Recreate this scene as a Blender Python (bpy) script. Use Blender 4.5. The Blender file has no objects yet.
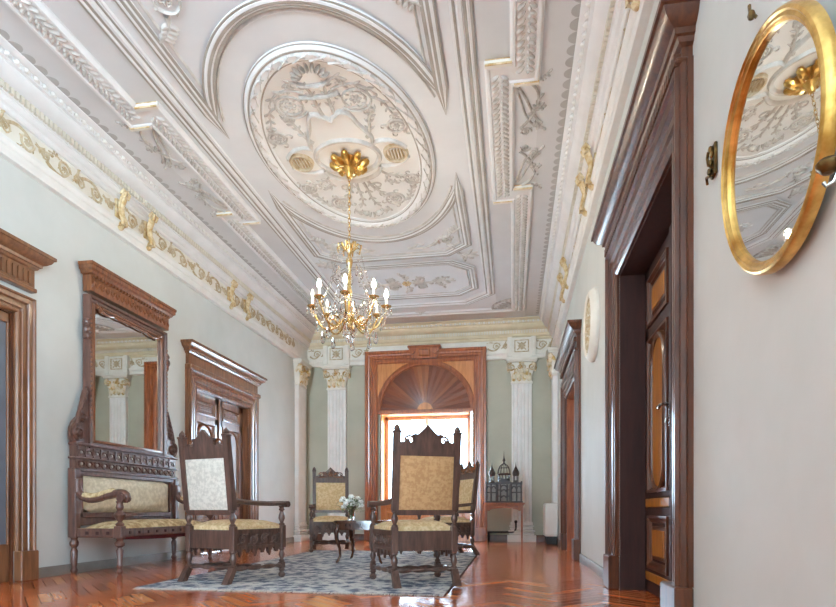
import bpy, math, random
from mathutils import Matrix, Vector
R = random.Random(7)
PI = math.pi
sc = bpy.context.scene
COL = sc.collection
XL, XR, YF, YB, ZC = -4.58, .88, 12.5, -8.0, 4.65
CX, CY = -1.83, 6.32

# ------------------------------------------------------------------ materials
def lin(c):
    return tuple(((v/255)/12.92 if v/255 <= .04045 else ((v/255+.055)/1.055)**2.4) for v in c)+(1,)
def base_mat(name):
    m = bpy.data.materials.new(name); m.use_nodes = True
    nt = m.node_tree
    return m, nt, nt.nodes['Principled BSDF']
def noise_mat(name, c1, c2, scale=4, stretch=(1, 1, 1), rough=.5, metal=0, bump=0, bscale=None, coat=0, detail=4, lo=.35, hi=.65, spec=.5, rvar=0, coords='Object'):
    m, nt, b = base_mat(name)
    tc = nt.nodes.new('ShaderNodeTexCoord'); mp = nt.nodes.new('ShaderNodeMapping')
    mp.inputs['Scale'].default_value = stretch
    nt.links.new(tc.outputs[coords], mp.inputs['Vector'])
    n = nt.nodes.new('ShaderNodeTexNoise'); n.inputs['Scale'].default_value = scale; n.inputs['Detail'].default_value = detail
    n.inputs['Roughness'].default_value = .6
    nt.links.new(mp.outputs[0], n.inputs['Vector'])
    r = nt.nodes.new('ShaderNodeValToRGB')
    r.color_ramp.elements[0].position = lo; r.color_ramp.elements[1].position = hi
    r.color_ramp.elements[0].color = lin(c1); r.color_ramp.elements[1].color = lin(c2)
    nt.links.new(n.outputs['Fac'], r.inputs['Fac']); nt.links.new(r.outputs['Color'], b.inputs['Base Color'])
    b.inputs['Roughness'].default_value = rough; b.inputs['Metallic'].default_value = metal
    b.inputs['Specular IOR Level'].default_value = spec
    if coat:
        b.inputs['Coat Weight'].default_value = coat; b.inputs['Coat Roughness'].default_value = .12
    if bump:
        n2 = nt.nodes.new('ShaderNodeTexNoise'); n2.inputs['Scale'].default_value = bscale or scale*6
        nt.links.new(mp.outputs[0], n2.inputs['Vector'])
        bp = nt.nodes.new('ShaderNodeBump'); bp.inputs['Strength'].default_value = bump; bp.inputs['Distance'].default_value = .01
        nt.links.new(n2.outputs['Fac'], bp.inputs['Height']); nt.links.new(bp.outputs[0], b.inputs['Normal'])
    return m
def wood(name, c1, c2, rough=.35, coat=.4, scale=6):
    return noise_mat(name, c1, c2, scale, (4, 4, .5), rough, 0, .08, 30, coat, 6, .3, .7)
def attr_mat(name, cols, rough, coat=0, uvgrain=True):
    m, nt, b = base_mat(name)
    a = nt.nodes.new('ShaderNodeAttribute'); a.attribute_name = 'tone'
    r = nt.nodes.new('ShaderNodeValToRGB')
    e = r.color_ramp.elements
    e[0].position = 0; e[0].color = lin(cols[0]); e[1].position = 1; e[1].color = lin(cols[-1])
    for i, c in enumerate(cols[1:-1]):
        q = e.new((i+1)/(len(cols)-1)); q.color = lin(c)
    tc = nt.nodes.new('ShaderNodeTexCoord'); mp = nt.nodes.new('ShaderNodeMapping'); mp.inputs['Scale'].default_value = (2, 45, 1)
    n = nt.nodes.new('ShaderNodeTexNoise'); n.inputs['Scale'].default_value = 1; n.inputs['Detail'].default_value = 5
    nt.links.new(tc.outputs['UV'], mp.inputs['Vector']); nt.links.new(mp.outputs[0], n.inputs['Vector'])
    ad = nt.nodes.new('ShaderNodeMath'); ad.operation = 'MULTIPLY_ADD'; ad.inputs[1].default_value = .9; 
    sb = nt.nodes.new('ShaderNodeMath'); sb.operation = 'SUBTRACT'; sb.inputs[1].default_value = .45
    nt.links.new(n.outputs['Fac'], ad.inputs[0]); nt.links.new(a.outputs['Fac'], ad.inputs[2])
    nt.links.new(ad.outputs[0], sb.inputs[0]); nt.links.new(sb.outputs[0], r.inputs['Fac'])
    nt.links.new(r.outputs['Color'], b.inputs['Base Color'])
    b.inputs['Roughness'].default_value = rough
    if coat:
        b.inputs['Coat Weight'].default_value = coat; b.inputs['Coat Roughness'].default_value = .1
    return m, nt, b
M = {}
M['plaster'] = noise_mat('wall_plaster', (202, 203, 197), (210, 211, 206), 1.3, rough=.6, bump=.05, bscale=18)
M['sage'] = noise_mat('sage_plaster', (176, 172, 152), (186, 182, 162), 1.5, rough=.6, bump=.04, bscale=18)
M['ceil'] = noise_mat('ceiling_paint', (214, 214, 214), (222, 222, 222), 1.2, rough=.75)
M['field'] = noise_mat('ceiling_field_paint', (206, 205, 204), (213, 212, 211), 1.6, rough=.75)
M['medfield'] = noise_mat('medallion_field_paint', (222, 220, 216), (230, 228, 224), 1.6, rough=.75)
M['mould'] = noise_mat('moulding_paint', (224, 222, 220), (232, 230, 229), 3, rough=.65)
M['taupe'] = noise_mat('taupe_groove_shade', (156, 147, 136), (174, 166, 156), 3, rough=.7)  # groove shading of the ceiling mouldings put into this taupe
M['relief'] = noise_mat('relief_paint', (188, 182, 174), (212, 207, 201), 9, rough=.7)
M['reliefdark'] = noise_mat('dark_relief_paint', (162, 155, 146), (198, 193, 186), 12, rough=.7)
M['medrelief'] = noise_mat('medallion_relief_paint', (176, 169, 160), (204, 198, 191), 14, rough=.7)
M['scallop'] = noise_mat('scallop_paint', (174, 171, 167), (182, 179, 175), 5, rough=.75)
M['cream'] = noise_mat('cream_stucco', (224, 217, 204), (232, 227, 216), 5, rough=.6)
M['white'] = noise_mat('white_stucco', (226, 222, 216), (234, 231, 226), 4, rough=.55)
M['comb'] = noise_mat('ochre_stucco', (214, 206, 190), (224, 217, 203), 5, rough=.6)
M['warmlit'] = noise_mat('warm_lit_stucco', (214, 198, 164), (224, 210, 180), 5, rough=.6)  # warm light on the far cornice put into its colour
M['friezeg'] = noise_mat('frieze_gilding', (178, 152, 112), (208, 194, 168), 14, rough=.55)
M['capgold'] = noise_mat('gilded_stucco', (196, 160, 84), (226, 214, 190), 11, rough=.5, lo=.38, hi=.56)
M['gilt'] = noise_mat('gilt', (178, 128, 56), (236, 196, 118), 9, rough=.3, metal=.85, bump=.15, bscale=40)
M['giltstucco'] = noise_mat('gilded_plaster', (186, 148, 88), (226, 208, 172), 16, rough=.45, metal=.1)
M['brass'] = noise_mat('brass', (190, 148, 84), (240, 212, 152), 14, rough=.25, metal=.9)
M['silver'] = noise_mat('polished_metal', (186, 182, 176), (222, 220, 214), 9, rough=.15, metal=.95)
M['oldbrass'] = noise_mat('aged_brass', (70, 52, 26), (128, 98, 52), 16, rough=.35, metal=.8)
M['redwood'] = wood('red_polished_wood', (122, 58, 26), (182, 102, 52), .32, .5)
M['orangewood'] = wood('orange_veneer', (186, 108, 46), (218, 146, 78), .32, .5)
M['doorwood'] = wood('door_walnut', (58, 26, 12), (108, 58, 30), .33, .22)
M['litdoor'] = wood('lit_walnut', (88, 50, 30), (146, 92, 56), .3, .5)  # door wood with window glare and warm light put into its colour
M['doordark'] = wood('dark_door_wood', (46, 17, 11), (64, 28, 18), .7, .0)
M['doorlight'] = wood('oak_brown_casing', (98, 60, 35), (142, 94, 60), .35, .4)
M['amber'] = wood('amber_inlay_wood', (150, 84, 16), (196, 124, 36), .35, .4)
M['chairwood'] = wood('dark_chair_wood', (56, 36, 29), (100, 70, 57), .45, .3, 8)
M['benchwood'] = wood('bench_walnut', (66, 40, 32), (112, 74, 60), .4, .4, 8)
M['benchgold'] = wood('gilt_brown_wood', (88, 46, 24), (146, 88, 48), .34, .4, 10)
M['tablewood'] = wood('table_mahogany', (52, 28, 18), (92, 52, 32), .22, .6, 8)
M['standwood'] = wood('stand_mahogany', (124, 60, 24), (168, 96, 44), .42, .2, 8)
M['modelwood'] = wood('model_dark_wood', (36, 22, 18), (68, 44, 34), .45, .2, 12)
M['modelgrey'] = noise_mat('model_grey_panel', (150, 140, 132), (188, 178, 168), 12, rough=.5)
M['damask'] = noise_mat('gold_damask', (194, 160, 114), (214, 186, 144), 30, rough=.8, detail=3, lo=.42, hi=.58, bump=.1, bscale=200)
M['paledamask'] = noise_mat('pale_damask', (184, 176, 162), (204, 196, 182), 30, rough=.75, detail=3, lo=.42, hi=.58, bump=.1, bscale=200)
M['browndamask'] = noise_mat('brown_damask', (168, 124, 80), (186, 144, 98), 30, rough=.8, detail=3, lo=.42, hi=.58, bump=.1, bscale=200)
M['benchdamask'] = noise_mat('bench_damask', (160, 128, 84), (214, 192, 150), 16, rough=.8, detail=4, lo=.38, hi=.62, bump=.1, bscale=200)
M['creamdamask'] = noise_mat('cream_damask', (202, 186, 158), (222, 208, 182), 18, rough=.75, detail=3, lo=.42, hi=.58, bump=.1, bscale=200)
M['redcloth'] = noise_mat('dark_red_cloth', (78, 22, 30), (100, 34, 40), 8, rough=.9)
M['mirror'] = noise_mat('mirror_silvering', (226, 228, 226), (232, 234, 232), 1, rough=.015, metal=1)
M['greenglass'] = noise_mat('reflection_grey_glazing', (92, 98, 108), (108, 114, 124), 2, rough=.45)  # blue-grey of bright reflections put into the pane colour
M['radiator'] = noise_mat('white_enamel', (222, 220, 214), (230, 228, 222), 3, rough=.4)
M['blackmetal'] = noise_mat('black_metal', (22, 20, 20), (38, 36, 34), 6, rough=.4, metal=.4)
M['petal'] = noise_mat('white_petal', (232, 232, 224), (246, 246, 240), 10, rough=.7)
M['leaf'] = noise_mat('green_leaf', (64, 86, 48), (122, 144, 92), 14, rough=.6)
M['stem'] = noise_mat('green_stem', (84, 104, 62), (120, 138, 88), 14, rough=.6)
M['candle'] = noise_mat('candle_sleeve', (232, 222, 200), (242, 234, 214), 8, rough=.5)
M['gap'] = noise_mat('floor_joint', (66, 30, 18), (80, 38, 22), 5, rough=.5)
M['base'] = noise_mat('baseboard_grey', (128, 118, 110), (146, 136, 126), 4, rough=.5)
M['fringe'] = noise_mat('rug_fringe', (176, 168, 158), (206, 198, 188), 30, rough=.95)
def glass_mat(name, col, rough=0.0, thin=False):
    m, nt, b = base_mat(name)
    b.inputs['Base Color'].default_value = col; b.inputs['Roughness'].default_value = rough
    b.inputs['Transmission Weight'].default_value = 1; b.inputs['IOR'].default_value = 1.05 if thin else 1.5
    return m
M['pane'] = glass_mat('window_glass', (1, 1, 1, 1), 0, True)
M['crystal'] = glass_mat('cut_crystal', (1, .98, .95, 1))
M['vaseglass'] = glass_mat('vase_glass', (.96, .98, .97, 1))
m, nt, b = base_mat('lit_bulb')
b.inputs['Emission Color'].default_value = (1, .9, .72, 1); b.inputs['Emission Strength'].default_value = 430
M['bulb'] = m
m, nt, b = base_mat('unlit_bulb'); b.inputs['Base Color'].default_value = lin((240, 234, 220)); b.inputs['Roughness'].default_value = .15
M['unlit'] = m
M['parquet'], nt, b = attr_mat('herringbone_parquet', [(118, 46, 18), (186, 86, 36), (212, 112, 54), (232, 152, 92)], .2, .35)
M['sunburst'], nt, b = attr_mat('sunburst_veneer', [(92, 44, 26), (126, 66, 38), (164, 98, 54)], .32, .4)
# rug: blue grey field with ivory pattern
m, nt, b = base_mat('rug_pile'); M['rug'] = m
tc = nt.nodes.new('ShaderNodeTexCoord')
v = nt.nodes.new('ShaderNodeTexVoronoi'); v.inputs['Scale'].default_value = 9; v.distance = 'MANHATTAN'
w = nt.nodes.new('ShaderNodeTexNoise'); w.inputs['Scale'].default_value = 26; w.inputs['Detail'].default_value = 5
nt.links.new(tc.outputs['Object'], v.inputs['Vector']); nt.links.new(tc.outputs['Object'], w.inputs['Vector'])
mx = nt.nodes.new('ShaderNodeMath'); mx.operation = 'ADD'
nt.links.new(v.outputs['Distance'], mx.inputs[0]); nt.links.new(w.outputs['Fac'], mx.inputs[1])
r = nt.nodes.new('ShaderNodeValToRGB'); r.color_ramp.interpolation = 'LINEAR'
e = r.color_ramp.elements; e[0].position = .62; e[0].color = lin((84, 88, 104)); e[1].position = 1.05; e[1].color = lin((196, 190, 184))
for p_, c_ in ((.74, (108, 110, 122)), (.8, (150, 148, 150)), (.86, (188, 182, 178)), (.92, (122, 122, 132)), (.98, (170, 166, 164))):
    q = e.new(p_); q.color = lin(c_)
ml = nt.nodes.new('ShaderNodeMath'); ml.operation = 'MULTIPLY'; ml.inputs[1].default_value = .7
nt.links.new(mx.outputs[0], ml.inputs[0]); nt.links.new(ml.outputs[0], r.inputs['Fac']); nt.links.new(r.outputs['Color'], b.inputs['Base Color'])
b.inputs['Roughness'].default_value = .95
bp = nt.nodes.new('ShaderNodeBump'); bp.inputs['Strength'].default_value = .6; bp.inputs['Distance'].default_value = .01
nt.links.new(w.outputs['Fac'], bp.inputs['Height']); nt.links.new(bp.outputs[0], b.inputs['Normal'])

# ------------------------------------------------------------------ mesh builder
class MB:
    def __init__(s): s.v = []; s.f = []; s.M = Matrix(); s.tone = None; s.uv = None
    def add(s, vs, fs):
        o = len(s.v); s.v += [tuple(s.M @ Vector(p)) for p in vs]; s.f += [tuple(i+o for i in f) for f in fs]; return s
    def box(s, x0, y0, z0, x1, y1, z1, b=0):
        x0, x1 = min(x0, x1), max(x0, x1); y0, y1 = min(y0, y1), max(y0, y1); z0, z1 = min(z0, z1), max(z0, z1)
        b = min(b, .45*(x1-x0), .45*(y1-y0), .45*(z1-z0))
        if b <= 0:
            vs = [(x, y, z) for x in (x0, x1) for y in (y0, y1) for z in (z0, z1)]
            return s.add(vs, [(0, 1, 3, 2), (4, 6, 7, 5), (0, 4, 5, 1), (2, 3, 7, 6), (0, 2, 6, 4), (1, 5, 7, 3)])
        vs = []; ix = {}
        for i, (x, dx) in enumerate(((x0, b), (x1, -b))):
            for j, (y, dy) in enumerate(((y0, b), (y1, -b))):
                for k, (z, dz) in enumerate(((z0, b), (z1, -b))):
                    for a, p in enumerate(((x, y+dy, z+dz), (x+dx, y, z+dz), (x+dx, y+dy, z))):
                        ix[i, j, k, a] = len(vs); vs.append(p)
        fs = []
        for i in (0, 1):
            fs.append([ix[i, j, k, 0] for j, k in ((0, 0), (0, 1), (1, 1), (1, 0))])
            fs.append([ix[j, i, k, 1] for j, k in ((0, 0), (0, 1), (1, 1), (1, 0))])
            fs.append([ix[j, k, i, 2] for j, k in ((0, 0), (0, 1), (1, 1), (1, 0))])
            for j in (0, 1):
                fs.append((ix[i, j, 0, 0], ix[i, j, 1, 0], ix[i, j, 1, 1], ix[i, j, 0, 1]))
                fs.append((ix[i, 0, j, 0], ix[i, 1, j, 0], ix[i, 1, j, 2], ix[i, 0, j, 2]))
                fs.append((ix[0, i, j, 1], ix[1, i, j, 1], ix[1, i, j, 2], ix[0, i, j, 2]))
                for k in (0, 1): fs.append((ix[i, j, k, 0], ix[i, j, k, 1], ix[i, j, k, 2]))
        return s.add(vs, fs)
    def lathe(s, prof, c=(0, 0, 0), n=10, axis='z'):
        vs = []; fs = []
        for r, z in prof:
            for k in range(n):
                a = 2*PI*k/n; x, y = r*math.cos(a), r*math.sin(a)
                p = (x, y, z) if axis == 'z' else ((z, x, y) if axis == 'x' else (x, z, y))
                vs.append((c[0]+p[0], c[1]+p[1], c[2]+p[2]))
        m = len(prof)
        for i in range(m-1):
            for k in range(n): fs.append((i*n+k, i*n+(k+1) % n, (i+1)*n+(k+1) % n, (i+1)*n+k))
        fs.append(tuple(range(n-1, -1, -1))); fs.append(tuple((m-1)*n+k for k in range(n)))
        return s.add(vs, fs)
    def tube(s, pts, r, n=6, closed=False):
        pts = [Vector(p) for p in pts]; N = len(pts); vs = []; fs = []; up = None
        for i, p in enumerate(pts):
            a = pts[i-1] if (i or closed) else p; b_ = pts[(i+1) % N] if (i < N-1 or closed) else p
            t = (b_-a).normalized()
            if up is None: up = Vector((0, 0, 1)) if abs(t.z) < .9 else Vector((1, 0, 0))
            x = up.cross(t); x = x.normalized() if x.length > 1e-6 else Vector((1, 0, 0)); y = t.cross(x); up = y
            rr = r[i] if isinstance(r, (list, tuple)) else r
            for k in range(n):
                q = p+x*(rr*math.cos(2*PI*k/n))+y*(rr*math.sin(2*PI*k/n)); vs.append(tuple(q))
        for i in range(N if closed else N-1):
            j = (i+1) % N
            for k in range(n): fs.append((i*n+k, i*n+(k+1) % n, j*n+(k+1) % n, j*n+k))
        if not closed: fs.append(tuple(range(n-1, -1, -1))); fs.append(tuple((N-1)*n+k for k in range(n)))
        return s.add(vs, fs)
    def ell(s, c, r, n=8, m=5):
        prof = [(math.sin(PI*i/m), -math.cos(PI*i/m)) for i in range(m+1)]
        vs = [(c[0], c[1], c[2]-r[2])]; fs = []
        for i in range(1, m):
            for k in range(n):
                a = 2*PI*k/n; vs.append((c[0]+r[0]*prof[i][0]*math.cos(a), c[1]+r[1]*prof[i][0]*math.sin(a), c[2]+r[2]*prof[i][1]))
        vs.append((c[0], c[1], c[2]+r[2])); L = len(vs)-1
        for k in range(n):
            fs.append((0, 1+(k+1) % n, 1+k)); fs.append((L, 1+(m-2)*n+k, 1+(m-2)*n+(k+1) % n))
            for i in range(m-2): fs.append((1+i*n+k, 1+i*n+(k+1) % n, 1+(i+1)*n+(k+1) % n, 1+(i+1)*n+k))
        return s.add(vs, fs)
    def prism(s, poly, a, b_, map3=lambda x, y, h: (x, y, h)):
        n = len(poly); vs = [map3(x, y, a) for x, y in poly]+[map3(x, y, b_) for x, y in poly]
        fs = [tuple(range(n)), tuple(range(2*n-1, n-1, -1))]+[(i, (i+1) % n, n+(i+1) % n, n+i) for i in range(n)]
        return s.add(vs, fs)
    def sweep(s, path, prof, closed=False, map3=lambda x, y, h: (x, y, h), tap=0):
        N = len(path)
        if tap:
            (ax, ay), (bx_, by_) = path[0], path[1]; (cx2, cy2), (dx2, dy2) = path[-1], path[-2]
            if math.hypot(bx_-ax, by_-ay) > tap*1.2:
                q = tap/math.hypot(bx_-ax, by_-ay); path = [path[0], (ax+(bx_-ax)*q, ay+(by_-ay)*q)]+list(path[1:])
                q = tap/math.hypot(dx2-cx2, dy2-cy2); path = list(path[:-1])+[(cx2+(dx2-cx2)*q, cy2+(dy2-cy2)*q), path[-1]]; N = len(path)
            cum = [0]
            for i in range(1, N): cum.append(cum[-1]+math.hypot(path[i][0]-path[i-1][0], path[i][1]-path[i-1][1]))
        vs = []; fs = []; m = len(prof)
        for i in range(N):
            p = Vector(path[i]); a = Vector(path[i-1]) if (i or closed) else None; b_ = Vector(path[(i+1) % N]) if (i < N-1 or closed) else None
            ns = []
            for d in ((p-a) if a else None, (b_-p) if b_ else None):
                if d is not None and d.length > 1e-9: d = d.normalized(); ns.append(Vector((-d.y, d.x)))
            n_ = ns[0] if len(ns) == 1 else (ns[0]+ns[1])/max(.25, 1+ns[0].dot(ns[1]))
            k_ = max(.06, min(1, min(cum[i], cum[-1]-cum[i])/tap)) if tap else 1
            for o, h in prof: vs.append(map3(p.x+n_.x*o*k_, p.y+n_.y*o*k_, h*k_))
        for i in range(N if closed else N-1):
            j = (i+1) % N
            for k in range(m-1): fs.append((i*m+k, j*m+k, j*m+k+1, i*m+k+1))
        if not closed and m > 2: fs.append(tuple(range(m))); fs.append(tuple((N-1)*m+k for k in range(m-1, -1, -1)))
        return s.add(vs, fs)
    def ribbon(s, pts, w, h, map3):
        # raised rounded strip following a 2D line; w = width list or number
        N = len(pts); prof = ((-1, 0), (-.62, .75), (0, 1), (.62, .75), (1, 0)); vs = []; fs = []
        for i in range(N):
            a = pts[max(0, i-1)]; b_ = pts[min(N-1, i+1)]; dx, dy = b_[0]-a[0], b_[1]-a[1]; L = math.hypot(dx, dy) or 1
            ww = (w[i] if isinstance(w, (list, tuple)) else w)/2
            for o, q in prof: vs.append(map3(pts[i][0]-dy/L*o*ww, pts[i][1]+dx/L*o*ww, q*h*(.4+.6*min(1, ww*2/(max(w) if isinstance(w, (list, tuple)) else w)))))
        for i in range(N-1):
            for k in range(4): fs.append((i*5+k, (i+1)*5+k, (i+1)*5+k+1, i*5+k+1))
        return s.add(vs, fs)
    def build(s, name, mat, parent=None, angle=35, smooth=True, kind=None):
        me = bpy.data.meshes.new(name); me.from_pydata(s.v, [], s.f)
        import bmesh
        bm = bmesh.new(); bm.from_mesh(me); bmesh.ops.recalc_face_normals(bm, faces=bm.faces); bm.to_mesh(me); bm.free()
        if smooth:
            me.shade_smooth(); me.set_sharp_from_angle(angle=math.radians(angle))
        me.materials.append(M[mat])
        o = bpy.data.objects.new(name, me); COL.objects.link(o)
        if parent: o.parent = parent
        if kind: o['kind'] = kind
        return o
def tag(o, label, cat, group=None):
    o['label'] = label; o['category'] = cat
    if group: o['group'] = group
    return o
def empty(name, loc, rz=0, kind=None):
    o = bpy.data.objects.new(name, None); COL.objects.link(o); o.location = loc; o.rotation_euler = (0, 0, rz); o.empty_display_size = .1
    if kind: o['kind'] = kind
    return o
def copy_tree(o, parent=None):
    c = o.copy(); COL.objects.link(c)
    if parent: c.parent = parent
    for ch in list(o.children): copy_tree(ch, c)
    return c
def lab(o, t): o['label'] = t; return o

def spiral(cx, cy, r0, r1, a0, turns, n=26):
    return [(cx+(r0+(r1-r0)*i/(n-1))*math.cos(a0+turns*2*PI*i/(n-1)), cy+(r0+(r1-r0)*i/(n-1))*math.sin(a0+turns*2*PI*i/(n-1))) for i in range(n)]
def bez(p0, p1, p2, p3, n=12):
    o = []
    for i in range(n):
        t = i/(n-1); u = 1-t
        o.append(tuple(u**3*a+3*u*u*t*b_+3*u*t*t*c+t**3*d for a, b_, c, d in zip(p0, p1, p2, p3)))
    return o
def taper(n, a, b_): return [a+(b_-a)*i/(n-1) for i in range(n)]
def blob(mb, x, y, a, l, w, h, map3):
    # small leaf-shaped raised lump
    ca, sa = math.cos(a), math.sin(a)
    ring = [(l*.5*math.cos(t), w*.5*math.sin(t)) for t in [2*PI*k/8 for k in range(8)]]
    vs = [map3(x+p*ca-q*sa, y+p*sa+q*ca, 0) for p, q in ring]+[map3(x+.55*(p*ca-q*sa), y+.55*(p*sa+q*ca), h*.8) for p, q in ring]+[map3(x, y, h)]
    fs = [(k, (k+1) % 8, 8+(k+1) % 8, 8+k) for k in range(8)]+[(8+k, 8+(k+1) % 8, 16) for k in range(8)]
    mb.add(vs, fs)
def flower(mb, x, y, r, h, map3, n=6):
    for k in range(n): a = 2*PI*k/n; blob(mb, x+.55*r*math.cos(a), y+.55*r*math.sin(a), a, r*.85, r*.6, h*.7, map3)
    blob(mb, x, y, 0, r*.6, r*.6, h, map3)
def leafspray(mb, x, y, a, l, h, map3, n=4):
    # acanthus-like spray of lobes along a stem
    pts = [(x+l*t*math.cos(a+.5*t), y+l*t*math.sin(a+.5*t)) for t in [i/7 for i in range(8)]]
    mb.ribbon(pts, taper(8, l*.14, l*.05), h, map3)
    for i in range(n):
        p = pts[2+i*5//n]
        for sgn in (1, -1): blob(mb, p[0]+.1*l*math.cos(a+sgn*1.1), p[1]+.1*l*math.sin(a+sgn*1.1), a+sgn*.9, l*.32, l*.15, h, map3)
    blob(mb, pts[-1][0], pts[-1][1], a+.5, l*.3, l*.18, h, map3)
def scroll(mb, x, y, r, a0, d, h, map3, w=None, leaves=True):
    pts = spiral(x, y, r, r*.3, a0, 1.35*d)
    mb.ribbon(pts, taper(26, w or r*.2, (w or r*.2)*.6), h, map3)
    flower(mb, x, y, r*.42, h, map3, 5)
    if leaves:
        for i in (2, 6, 10, 14):
            p = pts[i]; a = math.atan2(p[1]-y, p[0]-x); blob(mb, p[0]+r*.16*math.cos(a), p[1]+r*.16*math.sin(a), a+.7*d, r*.42, r*.18, h*.8, map3)

# ------------------------------------------------------------------ the room shell
def wall_boxes(mb, a0, a1, h, ops, put):
    x = a0
    for o0, o1, z0, z1 in sorted(ops):
        put(mb, x, o0, 0, h)
        if z0 > 0: put(mb, o0, o1, 0, z0)
        put(mb, o0, o1, z1, h); x = o1
    put(mb, x, a1, 0, h)
TH = .5
D1, D2, D3, D4 = 3.86, 8.72, 4.175, 8.95     # door centres along the room
HW = .86                                      # half width of a door opening
DH = {1: 2.5, 2: 2.46, 3: 2.62, 4: 2.5}
mb = MB(); wall_boxes(mb, YB, YF, 5.0, [(D1-HW, D1+HW, 0, DH[1]), (D2-HW, D2+HW, 0, DH[2])], lambda b, a, c, z0, z1: b.box(XL-TH, a, z0, XL, c, z1))
mb.build('wall_left', 'plaster', kind='structure')
mb = MB(); wall_boxes(mb, YB, YF, 5.0, [(-.65, .75, .8, 3.7), (D3-HW, D3+HW, 0, DH[3]), (D4-HW, D4+HW, 0, DH[4])], lambda b, a, c, z0, z1: b.box(XR, a, z0, XR+TH, c, z1))  # nearest opening is unseen, added to brighten the left wall
mb.build('wall_right', 'plaster', kind='structure')
WX = -1.87
mb = MB(); wall_boxes(mb, XL-TH, XR+TH, 5.0, [(WX-1.02, WX+1.02, .0, 3.84)], lambda b, a, c, z0, z1: b.box(a, YF, z0, c, YF+TH, z1))
mb.build('wall_far', 'sage', kind='structure')
mb = MB(); wall_boxes(mb, XL-TH, XR+TH, 5.0, [(-4.4, -1.5, .0, 4.4)], lambda b, a, c, z0, z1: b.box(a, YB-TH, z0, c, YB, z1))  # unseen rear opening, added and sized to light the room
mb.build('wall_rear', 'plaster', kind='structure')
MB().box(-1.0, -1.1, 0, XR, -.7, ZC).build('shade_pier', 'plaster', kind='structure')  # unseen pier added to shade the near right wall

# floor of herringbone strips
mb = MB(); tones = []; uvs = []
W_, L_ = .085, .51; c45 = math.sqrt(.5); gap = .003
def plank(x0, y0, x1, y1, vert):
    cs = [(x0+gap, y0+gap), (x1-gap, y0+gap), (x1-gap, y1-gap), (x0+gap, y1-gap)]
    ps = [((x-y)*c45+CX, (x+y)*c45) for x, y in cs]
    if all(p[0] < XL-.45 or p[0] > XR+.45 or p[1] < YB-.2 or p[1] > YF+.3 for p in ps): return
    n = len(mb.v); mb.v += [(p[0], p[1], 0) for p in ps]; mb.f.append((n, n+1, n+2, n+3)); t = min(1, max(0, R.gauss(.63 if vert else .4, .24))); tones.append(t)  # mean tone set by plank direction, standing in for grain sheen; spread is random
    ox, oy = R.random()*9, R.random()*9
    for x, y in cs: uvs.append(((y if vert else x)+ox, (x if vert else y)+oy))
for r_ in range(-180, 260):
    for m_ in range(-30, 30):
        x = r_*W_+2*L_*m_
        plank(x, r_*W_, x+L_, (r_+1)*W_, False); plank(r_*W_, (r_+1)*W_+2*L_*m_, (r_+1)*W_, (r_+1)*W_+2*L_*m_+L_, True)
def toned(o, tones, uvs=None):
    me = o.data; at = me.attributes.new('tone', 'FLOAT', 'FACE')
    for i, t in enumerate(tones): at.data[i].value = t
    if uvs:
        u = me.uv_layers.new(name='grain')
        for p in me.polygons:
            for li in p.loop_indices: u.data[li].uv = uvs[me.loops[li].vertex_index]
fl = mb.build('floor', 'parquet', smooth=False, kind='structure')
for p in fl.data.polygons:
    if p.normal.z < 0: p.flip()
toned(fl, tones, uvs)
MB().box(XL-TH, YB, -.2, XR+TH, YF+TH, -.004).build('subfloor', 'gap', fl)

# baseboards
def segs(a0, a1, cuts):
    x = a0; out = []
    for c0, c1 in sorted(cuts): out.append((x, c0)); x = c1
    out.append((x, a1)); return out
bb = [(0, 0), (.022, 0), (.022, .085), (.014, .1), (0, .1)]
mb = MB()
for a, b_ in segs(YB, YF, [(D1-1.06, D1+1.06), (D2-1.13, D2+1.13)]): mb.sweep([(XL, b_), (XL, a)], bb)
mb.build('baseboard_left', 'base', kind='structure')
mb = MB()
for a, b_ in segs(YB, YF, [(D3-1.13, D3+1.13), (D4-1.13, D4+1.13)]): mb.sweep([(XR, a), (XR, b_)], bb)
mb.build('baseboard_right', 'base', kind='structure')
mb = MB()
for a, b_ in segs(XL, XR, [(WX-1.34, WX+1.34)]): mb.sweep([(b_, YF), (a, YF)], [(0, 0), (.03, 0), (.03, .12), (.02, .14), (0, .14)])
mb.build('baseboard_far', 'doorwood', kind='structure')

# ------------------------------------------------------------------ ceiling
ceil = MB().box(XL-TH, YB, ZC, XR+TH, YF+TH, ZC+.3).build('ceiling', 'ceil', kind='structure')
cm = lambda x, y, h: (CX+x, CY+y, ZC-h)          # ceiling frame: centre of medallion, h downwards
def loop_ell(a, b_, n=96): return [(a*math.cos(2*PI*k/n), b_*math.sin(2*PI*k/n)) for k in range(n)]
def disc(poly, h0, h1, name, mat): return MB().prism(poly, h0, h1, cm).build(name, mat, ceil)
# medallion
disc(loop_ell(.80, 1.42), 0, .006, 'medallion_field', 'medfield')
MB().sweep(loop_ell(.80, 1.43), [(-.02, 0), (-.012, .02), (.012, .02), (.02, 0)], True, cm).build('oval_bead', 'mould', ceil)
mb = MB()
gp = lambda t, g: ((.865+g)*math.cos(t), (1.505+g)*math.sin(t))
for k in range(34):
    t0 = 2*PI*k/34
    mb.ribbon([gp(t0+.17*q/6, -.03+.07*q/6) for q in range(7)], .018, .072, cm); mb.ribbon([gp(t0+.02+.13*q/6, .045-.05*q/6+.02*math.sin(PI*q/6)) for q in range(7)], .014, .07, cm)
    a_, b_ = gp(t0+.09, .01); blob(mb, a_, b_, t0+1.9, .09, .04, .075, cm)
mb.build('oval_leaf_garland', 'relief', ceil)
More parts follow.
